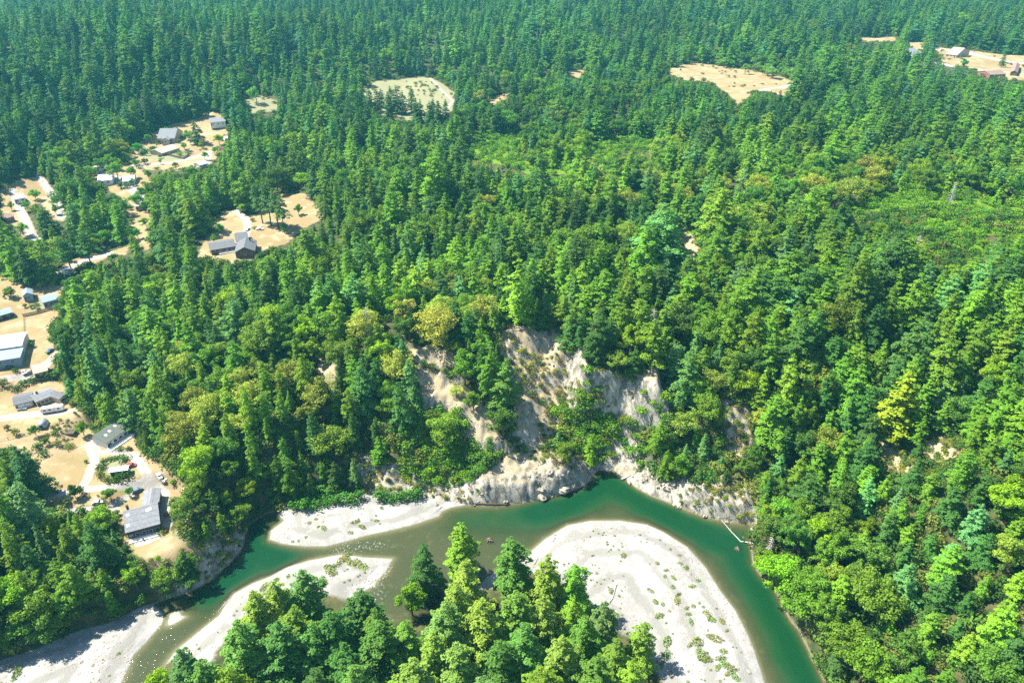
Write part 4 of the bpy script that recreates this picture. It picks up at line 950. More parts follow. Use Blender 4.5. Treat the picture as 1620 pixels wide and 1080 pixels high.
TB = z7([(655,460),(810,495),(850,528),(885,563),(845,556),(780,620),(800,672),(835,682),(600,625),(635,645),(820,735),(900,665),(880,605),(940,520),(970,600),(995,573),(975,690),(945,700),(952,728),(965,763),(1040,725),(1060,752),(1105,758),(1020,695),(868,432),(910,457),(915,495),(945,512),(855,855),(852,912),(995,855),(1020,918),(960,870),(1030,935),(1075,838),(1112,898),(1085,975),(1130,962),(1152,985),(1167,1015),(1130,1000),(1112,955),(830,962),(1127,803),(650,755),(880,818),(850,768),(640,702),(866,712),(1080,702),(1100,930),(905,640),(1045,745),(1000,895)])
TBR = [1.6,1,1.2,1.2,1,1.6,1.6,1.1,1.7,.8,1.8,1.9,1.1,1.1,1.4,.9,1.2,.9,1.1,1.2,1.5,1.3,1.3,.8,.7,.8,.9,1.2,1.9,2.2,2.0,2.3,1.3,1.9,2.3,1.6,1.2,1.7,1.6,1.6,1.3,1.6,1.2,.9,.6,.6,.7,.6,.6,.7,1.7,1.3,1.2,1.4]
TS = z4([(580,297),(255,362),(285,345),(320,386),(295,380),(460,357),(490,380),(555,352),(440,407),(475,352),(240,427),(205,441),(180,446),(420,522),(350,572),(320,632),(440,542),(230,587),(110,617),(470,547),(380,552),(160,602),(45,658),(360,590),(430,505),(60,640),(240,600),(500,560),(335,560),(400,530)])
TSR = [1.2,.9,.9,1.2,.9,1.4,1.8,1,1.1,.9,.9,.8,.8,2.2,2.3,1.8,2.2,1.4,1.2,2.2,1.6,1.2,1.8,2.0,1.6,1.4,1.2,1.6,1.6,2.0]
SZ = lambda r: 'tiny' if r < .9 else 'small' if r < 1.3 else 'medium' if r < 1.8 else 'large'
tl = {}
for k, ((px, py), r) in enumerate(zip(TB+TS+[(27,1064)], TBR+TSR+[2.2])):
    x, y, z = hit(px, py)
    big = k < len(TB)
    if big:
        row = 'tip' if py < 880 else 'upper part' if py < 935 else 'middle' if py < 985 else 'lower part'
        sd_ = 'inner side' if px < 1040 else 'centre' if px < 1095 else 'river side'
        s = f"{SZ(r)} olive tuft, {sd_}, {row} of the big gravel bar"
    else: s = f"{SZ(r)} grassy tuft on the {'narrow' if py < 862 else 'middle'} gravel bar, {'left end' if px < 470 else 'centre' if px < 540 else 'right end'}"
    if k == len(TB)+len(TS): s = 'single low tuft on the gravel bar in the bottom left corner'
    e = put('tuft', tuft_c[k % 3], None, x, y, z-.04, r*.85, r*.7, rnd.uniform(0, 6.28), (.19*rnd.uniform(.8, 1.3), .25*rnd.uniform(.85, 1.15), .07), 'tuft')
    e.scale = (r*rnd.uniform(.6, 1.25), r*rnd.uniform(.45, .9), r*.7); e['group'] = 'tufts on the gravel bars'; tl.setdefault(s, []).append((px, e))
for s, li in tl.items():
    li.sort(key=lambda q: q[0])
    for k, (_, e) in enumerate(li): e['label'] = s if len(li) == 1 else s+', '+('rightmost' if k == len(li)-1 else ORD[min(k, 7)])

rows = []; c2 = {}
def throw_shrubs(n, x0, x1, y0, y1, test, r0, r1, tints, sp_):
    X = rng.uniform(x0, x1, n); Y = rng.uniform(y0, y1, n); Z = sample(HH, X, Y)
    A = dict(dv=sample(DV, X, Y), gr=sample(A_GRASS, X, Y), rd=sample(A_ROAD, X, Y), ba=sample(A_BARE, X, Y), br=sample(A_BRUSH, X, Y), nz=fbm(X, Y, 22, 3))
    ok = test(A) & (A['dv'] < -.6) & (A['rd'] < -1)
    for i in np.nonzero(ok)[0]:
        x, y = float(X[i]), float(Y[i]); key = (int(x//sp_), int(y//sp_))
        if key in c2: continue
        c2[key] = 1; s = rnd.uniform(r0, r1); t = rnd.choice(tints); q = rnd.uniform(.8, 1.2)
        rows.append((rnd.randrange(3), x, y, float(Z[i])-.1, s, s*rnd.uniform(.7, 1.2), rnd.uniform(0, 6.28), tuple(v*q for v in t)))
BT = [(.115,.24,.010),(.09,.20,.012),(.14,.25,.014),(.07,.17,.016)]
throw_shrubs(60000, -420, 900, 200, 1100, lambda A: (A['br'] > -4), 1.3, 2.6, BT, 3.3)
throw_shrubs(60000, -110, 160, 150, 330, lambda A: (A['br'] > -2) & (A['nz'] > -.35), .9, 1.9, BT+[(.16,.22,.02)], 2.0)
throw_shrubs(26000, -120, 200, 150, 330, lambda A: (A['ba'] > -6) & (A['nz'] > -.02), .4, 1.3, [(.13,.17,.02),(.07,.13,.02),(.20,.22,.03),(.18,.15,.05)], 2.2)
throw_shrubs(90000, -260, 330, 90, 420, lambda A: (A['ba'] < -1) & (A['gr'] < -1.5) & (A['nz'] > -.5), 1.0, 2.6, [(.05,.12,.015),(.08,.15,.02),(.04,.09,.015),(.13,.16,.03)], 3.6)
throw_shrubs(30000, -260, 330, 90, 420, lambda A: (A['dv'] > -5) & (A['ba'] < 0), .9, 2.0, [(.06,.14,.02),(.09,.17,.02)], 2.4)
throw_shrubs(30000, -420, 1000, 420, 1300, lambda A: (A['gr'] < -1.5) & (A['gr'] > -16), 1.4, 2.8, [(.07,.13,.02),(.11,.17,.03)], 5.0)
throw_shrubs(9000, -400, 600, 200, 1100, lambda A: (A['gr'] > 0) & (A['nz'] > .10), .6, 1.9, [(.13,.15,.04),(.09,.13,.03)], 5.0)
Xb = rng.uniform(-230, 180, 5000); Yb = rng.uniform(80, 240, 5000); sb_ = sample(SB, Xb, Yb); wd_ = sample(A_WOOD, Xb, Yb); nz_ = fbm(Xb*1.0, Yb*.6, 18, 3); zb_ = sample(HH, Xb, Yb); dvb = sample(DV, Xb, Yb)
for i in np.nonzero((sb_ > 4) & (wd_ < 0) & (dvb > 0) & (nz_ > .12))[0]:
    q = rnd.uniform(.12, .4); rows.append((rnd.randrange(3), float(Xb[i]), float(Yb[i]), float(zb_[i])-.03, q, q*.8, rnd.uniform(0, 6), (.2, .26, .08)))
throw_shrubs(16000, -260, -60, 90, 420, lambda A: (A['gr'] > 0) & (A['nz'] > .26), .25, .7, [(.15,.17,.05),(.09,.13,.03)], 2.2)
throw_shrubs(30000, -420, 1000, 100, 1300, lambda A: (A['gr'] < 3) & (A['gr'] > -1.6) & (A['nz'] > -.1), .7, 1.9, [(.09,.15,.02),(.14,.18,.04)], 3.0)
sh0 = [o for o in COL.objects if o.name.startswith('shrub') and o.type == 'EMPTY']
prot = []
for m in shr_c:
    e = next(o for o in sh0 if any(c.data == m for c in o.children)); prot.append([c for c in e.children if c.name.startswith('foliage')])
print('UNDERGROWTH', len(rows))
forest('undergrowth', 'low bushes and scrub on the slopes, clearings edges and forest floor', 'undergrowth', rows, prot)

# ------------------------------------------------------------------ buildings
def M(c, n, r=.8, s=.3, **k): return simple(n, c, r, s, **k)
MW = {'white': M((.62,.61,.58), 'white_paint'), 'tan': M((.42,.34,.25), 'tan_siding'), 'grey': M((.24,.25,.25), 'grey_siding'), 'brown': M((.16,.09,.06), 'brown_siding'),
      'blue': M((.20,.28,.33), 'blue_siding'), 'dark': M((.05,.05,.055), 'dark_siding'), 'red': M((.26,.10,.08), 'red_siding')}
MR = {'grey': striped('grey_shingles', (.11,.115,.12), .35, 2), 'lgrey': striped('light_grey_shingles', (.165,.17,.175), .35, 2), 'green': striped('grey_green_metal_roof', (.085,.10,.08), .45, 0, .5),
      'white': striped('white_metal_roof', (.45,.455,.46), .5, 0, .5, .1), 'tan': striped('tan_roof', (.36,.29,.22), .4, 2), 'blue': striped('blue_grey_roof', (.20,.26,.29), .4, 0),
      'dark': striped('dark_shingles', (.07,.075,.08), .35, 2), 'red': striped('reddish_brown_roof', (.21,.14,.11), .4, 0), 'pink': striped('pale_pink_roof', (.5,.4,.37), .4, 0)}
M_GLASS = simple('window_glass', (.02,.03,.035), .08, .6, noise=.02); M_TRIM = M((.55,.55,.53), 'trim_paint'); M_DECK = M((.55,.53,.50), 'weathered_deck_boards', noise=.2)
M_CONC = M((.40,.38,.35), 'concrete_patio', noise=.15); M_DOOR = M((.12,.07,.05), 'painted_door')
HID = []
def house(name, label, cat, vols, group=None, wall='grey'):
    """vols: dict(A,B,C pixels of the eave corners near-left, near-right, far-right; h wall height; roof; ridge 'x','y','shed'; rf ridge place; rise)"""
    root = None
    for V_ in vols:
        h = V_.get('h', 2.8)
        P = [hit(*V_[k], up=h) for k in 'ABC']
        a, b, c = [np.array(p[:2]) for p in P]
        u = b-a; Ln = np.linalg.norm(u); u = u/Ln; v = np.array([-u[1], u[0]]); W = abs(np.dot(c-b, v)); v = v*np.sign(np.dot(c-b, v))
        Ln, W = max(Ln, 3), max(W, 2.5)
        ctr = a+u*Ln/2+v*W/2; zz = max(gz(*(ctr+u*du+v*dw)) for du in (-Ln/2, 0, Ln/2) for dw in (-W/2, 0, W/2))-.05; rz = math.atan2(u[1], u[0])
        if root is None: root = thing(name, label, cat, (ctr[0], ctr[1], zz), rz, group); base = (ctr, zz, rz)
        pr = bpy.data.objects.new('x', None)
        # local frame of this volume inside the root
        dc = ctr-base[0]; cr_, sr_ = math.cos(-base[2]), math.sin(-base[2]); off = (dc[0]*cr_-dc[1]*sr_, dc[0]*sr_+dc[1]*cr_, 0); dr = rz-base[2]
        def place(b_, nm, mt, par=None):
            o = b_.build(nm, mt, par or root)
            if par is None: o.location = off; o.rotation_euler = (0, 0, dr)
            return o
        ov = .45; x0, x1, y0, y1 = -Ln/2, Ln/2, -W/2, W/2; rise = V_.get('rise', .28)*W/2 if V_.get('ridge', 'x') != 'y' else V_.get('rise', .28)*Ln/2
        rf = V_.get('rf', .5); rd = V_.get('ridge', 'x'); wl_ = MB(); ro = MB(); th = .16
        wc = MW[V_.get('wall', wall)]
        if rd == 'x':
            yr = y0+W*rf; i0, i1 = y0+ov, y1-ov
            zf = lambda y: h+rise*(1-abs(y-yr)/((yr-y0) if y < yr else (y1-yr)))
            pf = [(i0, -2.5), (i1, -2.5), (i1, zf(i1)-.02), (yr, zf(yr)-.02), (i0, zf(i0)-.02)]
            n = len(wl_.v)
            wl_.v = [(x0+ov, y, z) for y, z in pf]+[(x1-ov, y, z) for y, z in pf]; k = 5
            wl_.f = [tuple(range(k-1, -1, -1)), tuple(range(k, 2*k))]+[(i, (i+1) % k, k+(i+1) % k, k+i) for i in range(k)]
            ro.v = [(x, y, z) for x in (x0, x1) for y, z in ((y0, h), (yr, h+rise), (y1, h), (y1, h+th), (yr, h+rise+th), (y0, h+th))]
            ro.f = [(0,1,4,5),(1,2,3,4),(6,11,10,7),(7,10,9,8),(5,4,10,11),(4,3,9,10),(0,6,7,1),(1,7,8,2),(0,5,11,6),(2,8,9,3)]
        elif rd == 'y':
            xr = x0+Ln*rf; i0, i1 = x0+ov, x1-ov
            zf = lambda x: h+rise*(1-abs(x-xr)/((xr-x0) if x < xr else (x1-xr)))
            pf = [(i0, -2.5), (i1, -2.5), (i1, zf(i1)-.02), (xr, zf(xr)-.02), (i0, zf(i0)-.02)]; k = 5
            wl_.v = [(x, y0+ov, z) for x, z in pf]+[(x, y1-ov, z) for x, z in pf]
            wl_.f = [tuple(range(k)), tuple(range(2*k-1, k-1, -1))]+[(i, k+i, k+(i+1) % k, (i+1) % k) for i in range(k)]
            ro.v = [(x, y, z) for y in (y0, y1) for x, z in ((x0, h), (xr, h+rise), (x1, h), (x1, h+th), (xr, h+rise+th), (x0, h+th))]
            ro.f = [(0,5,4,1),(1,4,3,2),(6,7,10,11),(7,8,9,10),(5,11,10,4),(4,10,9,3),(0,1,7,6),(1,2,8,7),(0,6,11,5),(2,3,9,8)]
        else:
            wl_.box(x0+ov, x1-ov, y0+ov, y1-ov, -2.5, h-.02)
            ro.v = [(x, y, z) for x in (x0, x1) for y, z in ((y0, h), (y1, h+rise*.5), (y1, h+rise*.5+th), (y0, h+th))]
            ro.f = [(0,1,2,3),(4,7,6,5),(3,2,6,7),(0,4,5,1),(0,3,7,4),(1,5,6,2)]
            zf = lambda y: h+rise*.5*(y-y0)/W
        place(wl_, 'wall', wc); roof = place(ro, 'roof', MR[V_.get('roof', 'grey')])
        # windows and door on the near wall, and on the right-hand end
        nw = V_.get('win', max(1, int(Ln/4))); yw = y0+ov
        for q in range(nw):
            xc = x0+Ln*(q+.7)/(nw+.4)
            fr = MB(); fr.box(xc-.75, xc+.75, yw-.06, yw+.01, .85, 2.05 if h > 2.3 else h-.3); fo = place(fr, 'window', M_TRIM)
            gb = MB(); gb.box(xc-.65, xc+.65, yw-.085, yw-.05, .95, 1.95 if h > 2.3 else h-.4); g = gb.build('pane', M_GLASS, fo)
        if V_.get('door', True):
            db = MB(); db.box(x0+ov+.35, x0+ov+1.25, yw-.07, yw+.01, 0, 2.0 if h > 2.2 else h-.2); dd = place(db, 'door', M_DOOR); hb = MB(); hb.box(x0+ov+1.08, x0+ov+1.16, yw-.12, yw-.06, .95, 1.05); hb.build('handle', M_TRIM, dd)
        if V_.get('garage'):
            db = MB(); 
            for gx in V_['garage']: db.box(x0+Ln*gx-1.3, x0+Ln*gx+1.3, yw-.1, yw+.0, 0, 2.15)
            place(db, 'garage_door', MW['white'])
        if rd == 'x':
            for (sx, sy) in V_.get('sky', ()):
                yy_ = y0+(yr-y0)*sy; zz_ = zf(yy_)+th; sb_ = MB(); sl = rise/(yr-y0); xs = x0+Ln*sx
                sb_.v = [(xs-.5, yy_-.6, zz_-.6*sl+.02), (xs+.5, yy_-.6, zz_-.6*sl+.02), (xs+.5, yy_+.6, zz_+.6*sl+.02), (xs-.5, yy_+.6, zz_+.6*sl+.02)]
                sb_.v += [(a_, b_, c_+.1) for a_, b_, c_ in sb_.v]; sb_.f = [(4,5,6,7),(0,1,5,4),(1,2,6,5),(2,3,7,6),(3,0,4,7)]
                sb_.build('skylight', MW['white'], roof)
        for (sx, sy) in V_.get('chim', ()):
            cb = MB(); xs, ys = x0+Ln*sx, y0+W*sy; zt = h+rise; cb.box(xs-.4, xs+.4, ys-.4, ys+.4, h*.9, zt+.9); cb.box(xs-.5, xs+.5, ys-.5, ys+.5, zt+.9, zt+1.05); cb.build('chimney', MW['dark'], roof)
        if V_.get('deck'):
            dx0, dx1, dd_ = V_['deck']; db = MB(); db.box(x0+Ln*dx0, x0+Ln*dx1, y0-dd_, y0+ov-.02, -2.2, .4)
            n = 6
            dk = place(db, 'deck', M_DECK)
            rl = MB()
            for q in range(n+1):
                xx_ = x0+Ln*(dx0+(dx1-dx0)*q/n); rl.box(xx_-.05, xx_+.05, y0-dd_, y0-dd_+.1, .4, 1.3)
            rl.box(x0+Ln*dx0, x0+Ln*dx1, y0-dd_+.02, y0-dd_+.08, 1.3, 1.38); rl.build('railing', M_TRIM, dk)
        if V_.get('patio'):
            dx0, dx1, e0, e1 = V_['patio']; db = MB(); db.box(x0+Ln*dx0, x0+Ln*dx1, y0-e1, y0-e0, -1.5, .09); place(db, 'patio', M_CONC)
        bpy.data.objects.remove(pr)
    return root
house('house', 'large grey roofed house near the river cliff with white skylights', 'house', [
    dict(A=(198,844), B=(254,829), C=(251,794), h=3.6, rise=.42, rf=.72, roof='lgrey', sky=((.12,.75),(.1,.3),(.68,.75),(.76,.78)), chim=((.12,.86),), win=5, deck=(.05,.98,2.2), patio=(.2,1.0,2.4,5.2)),
    dict(A=(223,806), B=(251,800), C=(249,773), h=3.4, ridge='y', rise=.3, roof='lgrey', win=0, door=False)], wall='dark')
house('long_building', 'long low building with grey green metal roof and white deck', 'building', [
    dict(A=(168,702), B=(204,678), C=(188,664), h=3.0, rf=.78, rise=.4, roof='green', sky=((.28,.5),(.5,.6),(.8,.7)), wall='white', deck=(-.05,1.02,2.6), win=4)])
house('garden_shed', 'small white roofed greenhouse shed in the oval garden island', 'shed', [
    dict(A=(172,751), B=(203,745), C=(202,736), h=2.3, rf=.5, rise=.25, roof='white', wall='grey', win=3)])
house('ranch_house', 'long low ranch house with grey gabled roofs behind the trailer', 'house', [
    dict(A=(56,637), B=(90,624), C=(88,609), h=2.8, roof='lgrey', win=5, chim=((.3,.6),)),
    dict(A=(21,642), B=(53,634), C=(51,619), h=2.7, roof='grey', garage=(.35,.7), win=0),
    dict(A=(94,632), B=(107,624), C=(102,606), h=2.9, ridge='y', roof='grey', win=1)], wall='tan')
house('bungalow', 'brown tan roofed bungalow at the end of the track by the forest', 'house', [dict(A=(54,597), B=(78,591), C=(74,573), h=2.7, roof='tan', win=2)], wall='tan')
house('barn', 'wide white roofed barn at the left edge with added roof coloured as shade', 'barn', [
    dict(A=(-14,557), B=(36,550), C=(29,528), h=4.2, rise=.12, roof='white', wall='white', win=2),
    dict(A=(-14,578), B=(34,571), C=(36,553), h=3.0, ridge='shed', rise=.1, roof='blue', wall='blue', win=2)])  # added low roof, its blue stands in for shaded ground by the barn
house('cottage', 'blue grey cottage with long low roof by the forest edge', 'house', [dict(A=(68,482), B=(93,474), C=(90,462), h=2.9, roof='blue', win=3)], wall='blue')
house('cottage', 'small square grey cottage with steep gable beside the round bush', 'house', [dict(A=(36,472), B=(53,468), C=(50,458), h=2.9, ridge='y', rise=.6, roof='blue', win=1)], wall='blue')
house('shed', 'blue grey shed cut by the left edge of the dry field', 'shed', [dict(A=(-8,503), B=(21,495), C=(18,486), h=2.6, roof='blue', win=2)], wall='dark')
house('house', 'dark grey L shaped house with gabled front in the forest clearing', 'house', [
    dict(A=(371,402), B=(404,400), C=(400,382), h=3.0, ridge='y', rise=.5, roof='grey', win=3, wall='brown', chim=((.7,.8),)),
    dict(A=(333,398), B=(374,390), C=(373,377), h=2.7, roof='grey', win=4, wall='brown', deck=(.3,1.0,1.8)),
    dict(A=(373,383), B=(394,380), C=(393,367), h=3.2, roof='grey', rise=.35, win=0, door=False, wall='brown')])
house('house', 'far grey hipped house standing in the tan upper left yard', 'house', [dict(A=(249,223), B=(277,221), C=(273,209), h=3.0, roof='lgrey', rise=.5, win=3), dict(A=(255,226), B=(268,225), C=(267,216), h=2.8, ridge='y', rise=.5, roof='lgrey', win=1)], wall='tan')
house('house', 'far white house with a long pale grey roof beside the wide evergreen', 'house', [dict(A=(333,201), B=(358,197), C=(355,186), h=3.0, roof='lgrey', win=3)], wall='white')
house('outbuilding', 'low tan roofed outbuilding in the fenced far garden', 'outbuilding', [dict(A=(256,243), B=(285,234), C=(277,228), h=2.4, roof='tan', win=2)], wall='tan')
house('outbuilding', 'pale pink roofed outbuilding behind the round green tree', 'outbuilding', [dict(A=(152,269), B=(174,259), C=(170,253), h=2.6, roof='pink', win=1)], wall='white')
house('house', 'white roofed house partly behind the round green tree', 'house', [dict(A=(155,291), B=(178,287), C=(174,276), h=2.8, roof='white', win=2)], wall='white')
house('outbuilding', 'white roofed outbuilding right of the round green tree', 'outbuilding', [dict(A=(194,290), B=(213,287), C=(210,278), h=2.6, roof='white', win=2)], wall='white')
house('house', 'small white house by the left road with dry yard', 'house', [dict(A=(22,318), B=(41,314), C=(38,307), h=2.8, roof='white', win=2)], wall='white')
house('barn', 'wide reddish brown barn on the far right dry lot', 'barn', [dict(A=(1566,120), B=(1592,119), C=(1588,112), h=2.8, roof='red', win=3)], wall='red')
house('barn', 'narrow steep brown barn right of the wide one on the far lot', 'barn', [dict(A=(1598,115), B=(1610,116), C=(1602,102), h=3.4, ridge='y', rise=.6, roof='red', win=1)], wall='brown')
house('house', 'far house with grey roof left of the upper right yards', 'house', [dict(A=(1444,88), B=(1462,86), C=(1459,78), h=3.2, roof='lgrey', win=2)], wall='white')
house('outbuilding', 'long pale sheds beside the far right lot', 'outbuilding', [dict(A=(1496,86), B=(1514,88), C=(1514,83), h=2.8, roof='tan', win=3)], wall='tan')
house('house', 'house with weathered grey roof hidden among trees above the right slope', 'house', [dict(A=(1063,366), B=(1079,356), C=(1071,343), h=3.0, roof='grey', win=2)], wall='brown')

house('shed', 'small white roofed shed by the far drive below the fenced garden', 'shed', [dict(A=(316,263), B=(330,259), C=(327,254), h=2.4, roof='white', win=1)], wall='white')
house('shed', 'tiny white shed at the right edge of the upper left yard', 'shed', [dict(A=(355,221), B=(364,219), C=(361,215), h=2.4, roof='white', win=1)], wall='white')
house('shed', 'small pink roofed shed between the far garden and the forest', 'shed', [dict(A=(214,330), B=(227,327), C=(224,321), h=2.4, roof='pink', win=1)], wall='tan')
house('house', 'grey roofed house beside the lower left track under tall conifers', 'house', [dict(A=(100,436), B=(118,430), C=(115,423), h=2.8, roof='lgrey', win=2)], wall='white')
house('shed', 'reddish roofed shed in the yard at the left road', 'shed', [dict(A=(8,348), B=(24,344), C=(21,337), h=2.6, roof='red', win=1)], wall='red')

# ------------------------------------------------------------------ vehicles
M_TYRE = M((.02,.02,.02), 'tyre_rubber', .9); M_RIM = simple('wheel_rim', (.4,.4,.42), .3, .5, .8, .05)
def wheel(x, y, r, w_, par):
    b = MB(); b.tube([(x, y-w_/2, r), (x, y+w_/2, r)], r, 14); o = b.build('wheel', M_TYRE, par)
    c = MB(); s = 1 if y > 0 else -1; c.tube([(x, y+s*w_*.35, r), (x, y+s*w_*.56, r)], r*.55, 10); c.build('rim', M_RIM, o)
def car(px, py, rz, col, label, pickup=False, k=1.0):
    x, y, z = hit(px, py); e = thing('pickup_truck' if pickup else 'parked_car', label, 'truck' if pickup else 'car', (x, y, z+.03), rz, 'parked vehicles'); e.scale = (k*.9, k*.9, k*.9)
    mp = simple('car_paint', col, .25, .5, .1, .03)
    if pickup: prof = [(-2.6,.4),(2.6,.4),(2.65,.95),(1.3,1.1),(.9,1.75),(-.5,1.8),(-.7,1.15),(-2.6,1.1)]
    else: prof = [(-2.2,.35),(2.2,.35),(2.25,.8),(1.25,.98),(.55,1.45),(-1.15,1.48),(-1.95,1.02),(-2.25,.95)]
    b = MB(); b.poly(prof, -.88, .88); bo = b.build('body', mp, e); bm = bo.modifiers.new('bevel', 'BEVEL'); bm.width = .07; bm.segments = 2
    g = MB()
    if pickup: g.poly([(1.22,1.13),(.92,1.62),(-.42,1.66),(-.6,1.2)], -.895, .895); 
    else: g.poly([(1.1,1.03),(.55,1.36),(-1.1,1.39),(-1.7,1.05)], -.895, .895)
    g.build('side_window', M_GLASS, e)
    w_ = MB(); f = (.95, 1.70, 1.28, 1.14) if pickup else (.60, 1.44, 1.24, 1.01)
    w_.v = [(f[0]+.02,-.75,f[1]),(f[0]+.02,.75,f[1]),(f[2]+.02,.8,f[3]),(f[2]+.02,-.8,f[3])]; w_.v += [(a-.08,b_,c-.06) for a,b_,c in w_.v]; w_.f = [(3,2,1,0),(4,5,6,7),(0,1,5,4),(1,2,6,5),(2,3,7,6),(3,0,4,7)]; w_.build('windscreen', M_GLASS, e)
    for s in (-1, 1):
        h = MB(); h.box(2.2, 2.3, s*.65-.16, s*.65+.16, .62, .8); h.build('headlight', M_TRIM, e)
        for xx_ in (-1.4, 1.45): wheel(xx_, s*.86, .34, .24, e)
car(392,364,1.4,(.55,.55,.56),'pale car at the top of the clearing drive')
car(411,364,.05,(.60,.60,.60),'white car parked left of the tall tree clump',True)
car(208,738,.2,(.25,.04,.04),'dark red car at the right end of the garden shed')
car(155,797,.3,(.55,.56,.58),'silver car parked beside the smallest hedge of the lower drive')
car(38,590,-.9,(.6,.6,.58),'white car beside the round dark shrub',False)
car(48,590,.9,(.35,.34,.32),'grey car in front of the brown roofed bungalow')
car(80,557,1.2,(.08,.12,.2),'dark blue pickup by the forest edge above the bungalow',True)
car(16,582,.5,(.05,.05,.06),'black car beside the added shade coloured roof')
car(237,214,.1,(.6,.6,.6),'white car on the far drive left of the grey hipped house')
car(341,200,.1,(.65,.65,.65),'white van in front of the far white house',True)
car(302,240,.6,(.5,.5,.5),'pale car on the far drive right of the garden wall')
car(218,778,.9,(.12,.17,.22),'blue grey car behind the left wing of the large house')
car(253,756,-.9,(.62,.62,.62),'small white car at the right end of the garden drive')
# travel trailer and small utility trailers
x, y, z = hit(85, 651); t = thing('travel_trailer', 'long white travel trailer parked in front of the ranch house', 'trailer', (x, y, z), .30)
b = MB(); b.poly([(-4.6,.55),(4.3,.55),(4.7,1.2),(4.7,2.2),(4.2,2.85),(-4.3,2.85),(-4.7,2.5),(-4.7,.9)], -1.2, 1.2); bo = b.build('body', simple('trailer_skin', (.66,.66,.65), .4, .4), t); q = bo.modifiers.new('bevel', 'BEVEL'); q.width = .15; q.segments = 3
for xx_ in (-3, -.9, 2.6): b = MB(); b.box(xx_-.5, xx_+.5, -1.24, -1.19, 1.5, 2.2); b.build('window', M_GLASS, t)
b = MB(); b.box(.5, 1.2, -1.25, -1.19, .7, 2.5); b.build('door', M_TRIM, t)
b = MB(); b.box(-1, 0, -.4, .4, 2.85, 3.15); b.build('roof_vent', M_TRIM, t)
b = MB(); b.tube([(4.6,-.5,.5),(6.1,0,.45)], .05); b.tube([(4.6,.5,.5),(6.1,0,.45)], .05); b.build('hitch', MW['dark'], t)
for s in (-1, 1):
    for xx_ in (-.5, .5): wheel(xx_, s*1.05, .36, .25, t)
x, y, z = hit(35, 648); t = thing('utility_trailer', 'small white flat trailer on the ranch driveway', 'trailer', (x, y, z), .25)
b = MB(); b.box(-2, 2, -.9, .9, .5, .62); b.build('bed', MW['white'], t); b = MB()
for s in (-.9, .86): b.box(-2, 2, s, s+.04, .62, 1.0)
b.build('side_board', MW['white'], t); b = MB(); b.tube([(2,0,.55),(3.3,0,.5)], .05); b.build('hitch', MW['dark'], t)
for s in (-1, 1): wheel(0, s*1.0, .33, .2, t)
x, y, z = hit(69, 674); t = thing('storage_dome', 'rounded silver storage hut by the wire fence', 'hut', (x, y, z), .2)
b = MB(); pts = [(math.cos(a)*1.9, math.sin(a)*2.7) for a in np.linspace(0, math.pi, 11)]; b.poly(pts, -2.2, 2.2); b.build('shell', simple('silver_metal', (.34,.37,.38), .35, .5, .5), t, True)
b = MB(); b.box(-.7, .7, -2.26, -2.19, 0, 1.9); b.build('door', MW['dark'], t)
x, y, z = hit(108, 684); t = thing('planting_bed', 'dark framed planting bed in the dry yard', 'planting bed', (x, y, z), .12)
b = MB(); b.box(-2.6, 2.6, -1.5, 1.5, -.2, .35); b.build('soil', M((.07,.06,.05), 'dark_soil', .95), t)
b = MB()
for s in (-1.62, 1.5): b.box(-2.72, 2.72, s, s+.12, -.2, .5)
for s in (-2.72, 2.6): b.box(s, s+.12, -1.5, 1.5, -.2, .5)
b.build('frame', MW['brown'], t)

# ------------------------------------------------------------------ fences
def fence(pts, label, hgt=1.2, mat=None, board=False):
    P = [hit(*p) for p in pts]; o0 = P[0]; t = thing('fence', label, 'fence', (float(o0[0]), float(o0[1]), float(o0[2])))
    mat = mat or MW['brown']; rl = MB()
    for p, q in zip(P[:-1], P[1:]):
        d = math.hypot(q[0]-p[0], q[1]-p[1]); n = max(1, int(d/3))
        for k in range(n+1):
            f = k/n; x = p[0]+(q[0]-p[0])*f; y = p[1]+(q[1]-p[1])*f; z = gz(x, y)
            b = MB(); b.box(x-o0[0]-.07, x-o0[0]+.07, y-o0[1]-.07, y-o0[1]+.07, z-o0[2]-.2, z-o0[2]+hgt); b.build('post', mat, t)
            if k < n:
                g = (k+1)/n; x2 = p[0]+(q[0]-p[0])*g; y2 = p[1]+(q[1]-p[1])*g; z2 = gz(x2, y2)
                for hh in ((.35,.75,1.1) if not board else np.arange(.15, hgt, .3)):
                    r_ = .035 if not board else .12
                    rl.tube([(x-o0[0], y-o0[1], z-o0[2]+hh), (x2-o0[0], y2-o0[1], z2-o0[2]+hh)], r_, 4)
    rl.build('rail', mat, t)
fence([(0,699),(40,690),(80,676),(109,665)], 'brown wire and post fence between the ranch yard and the shrubby yard')
fence([(37,501),(60,496),(91,487)], 'tall dark board fence below the blue grey cottage', 1.9, MW['brown'], True)
fence([(38,503),(39,530)], 'short post and rail fence at the edge of the bare tan field')
fence([(230,239),(262,246),(290,252),(300,246)], 'dark garden fence around the far upper left garden', 1.8, MW['dark'], True)
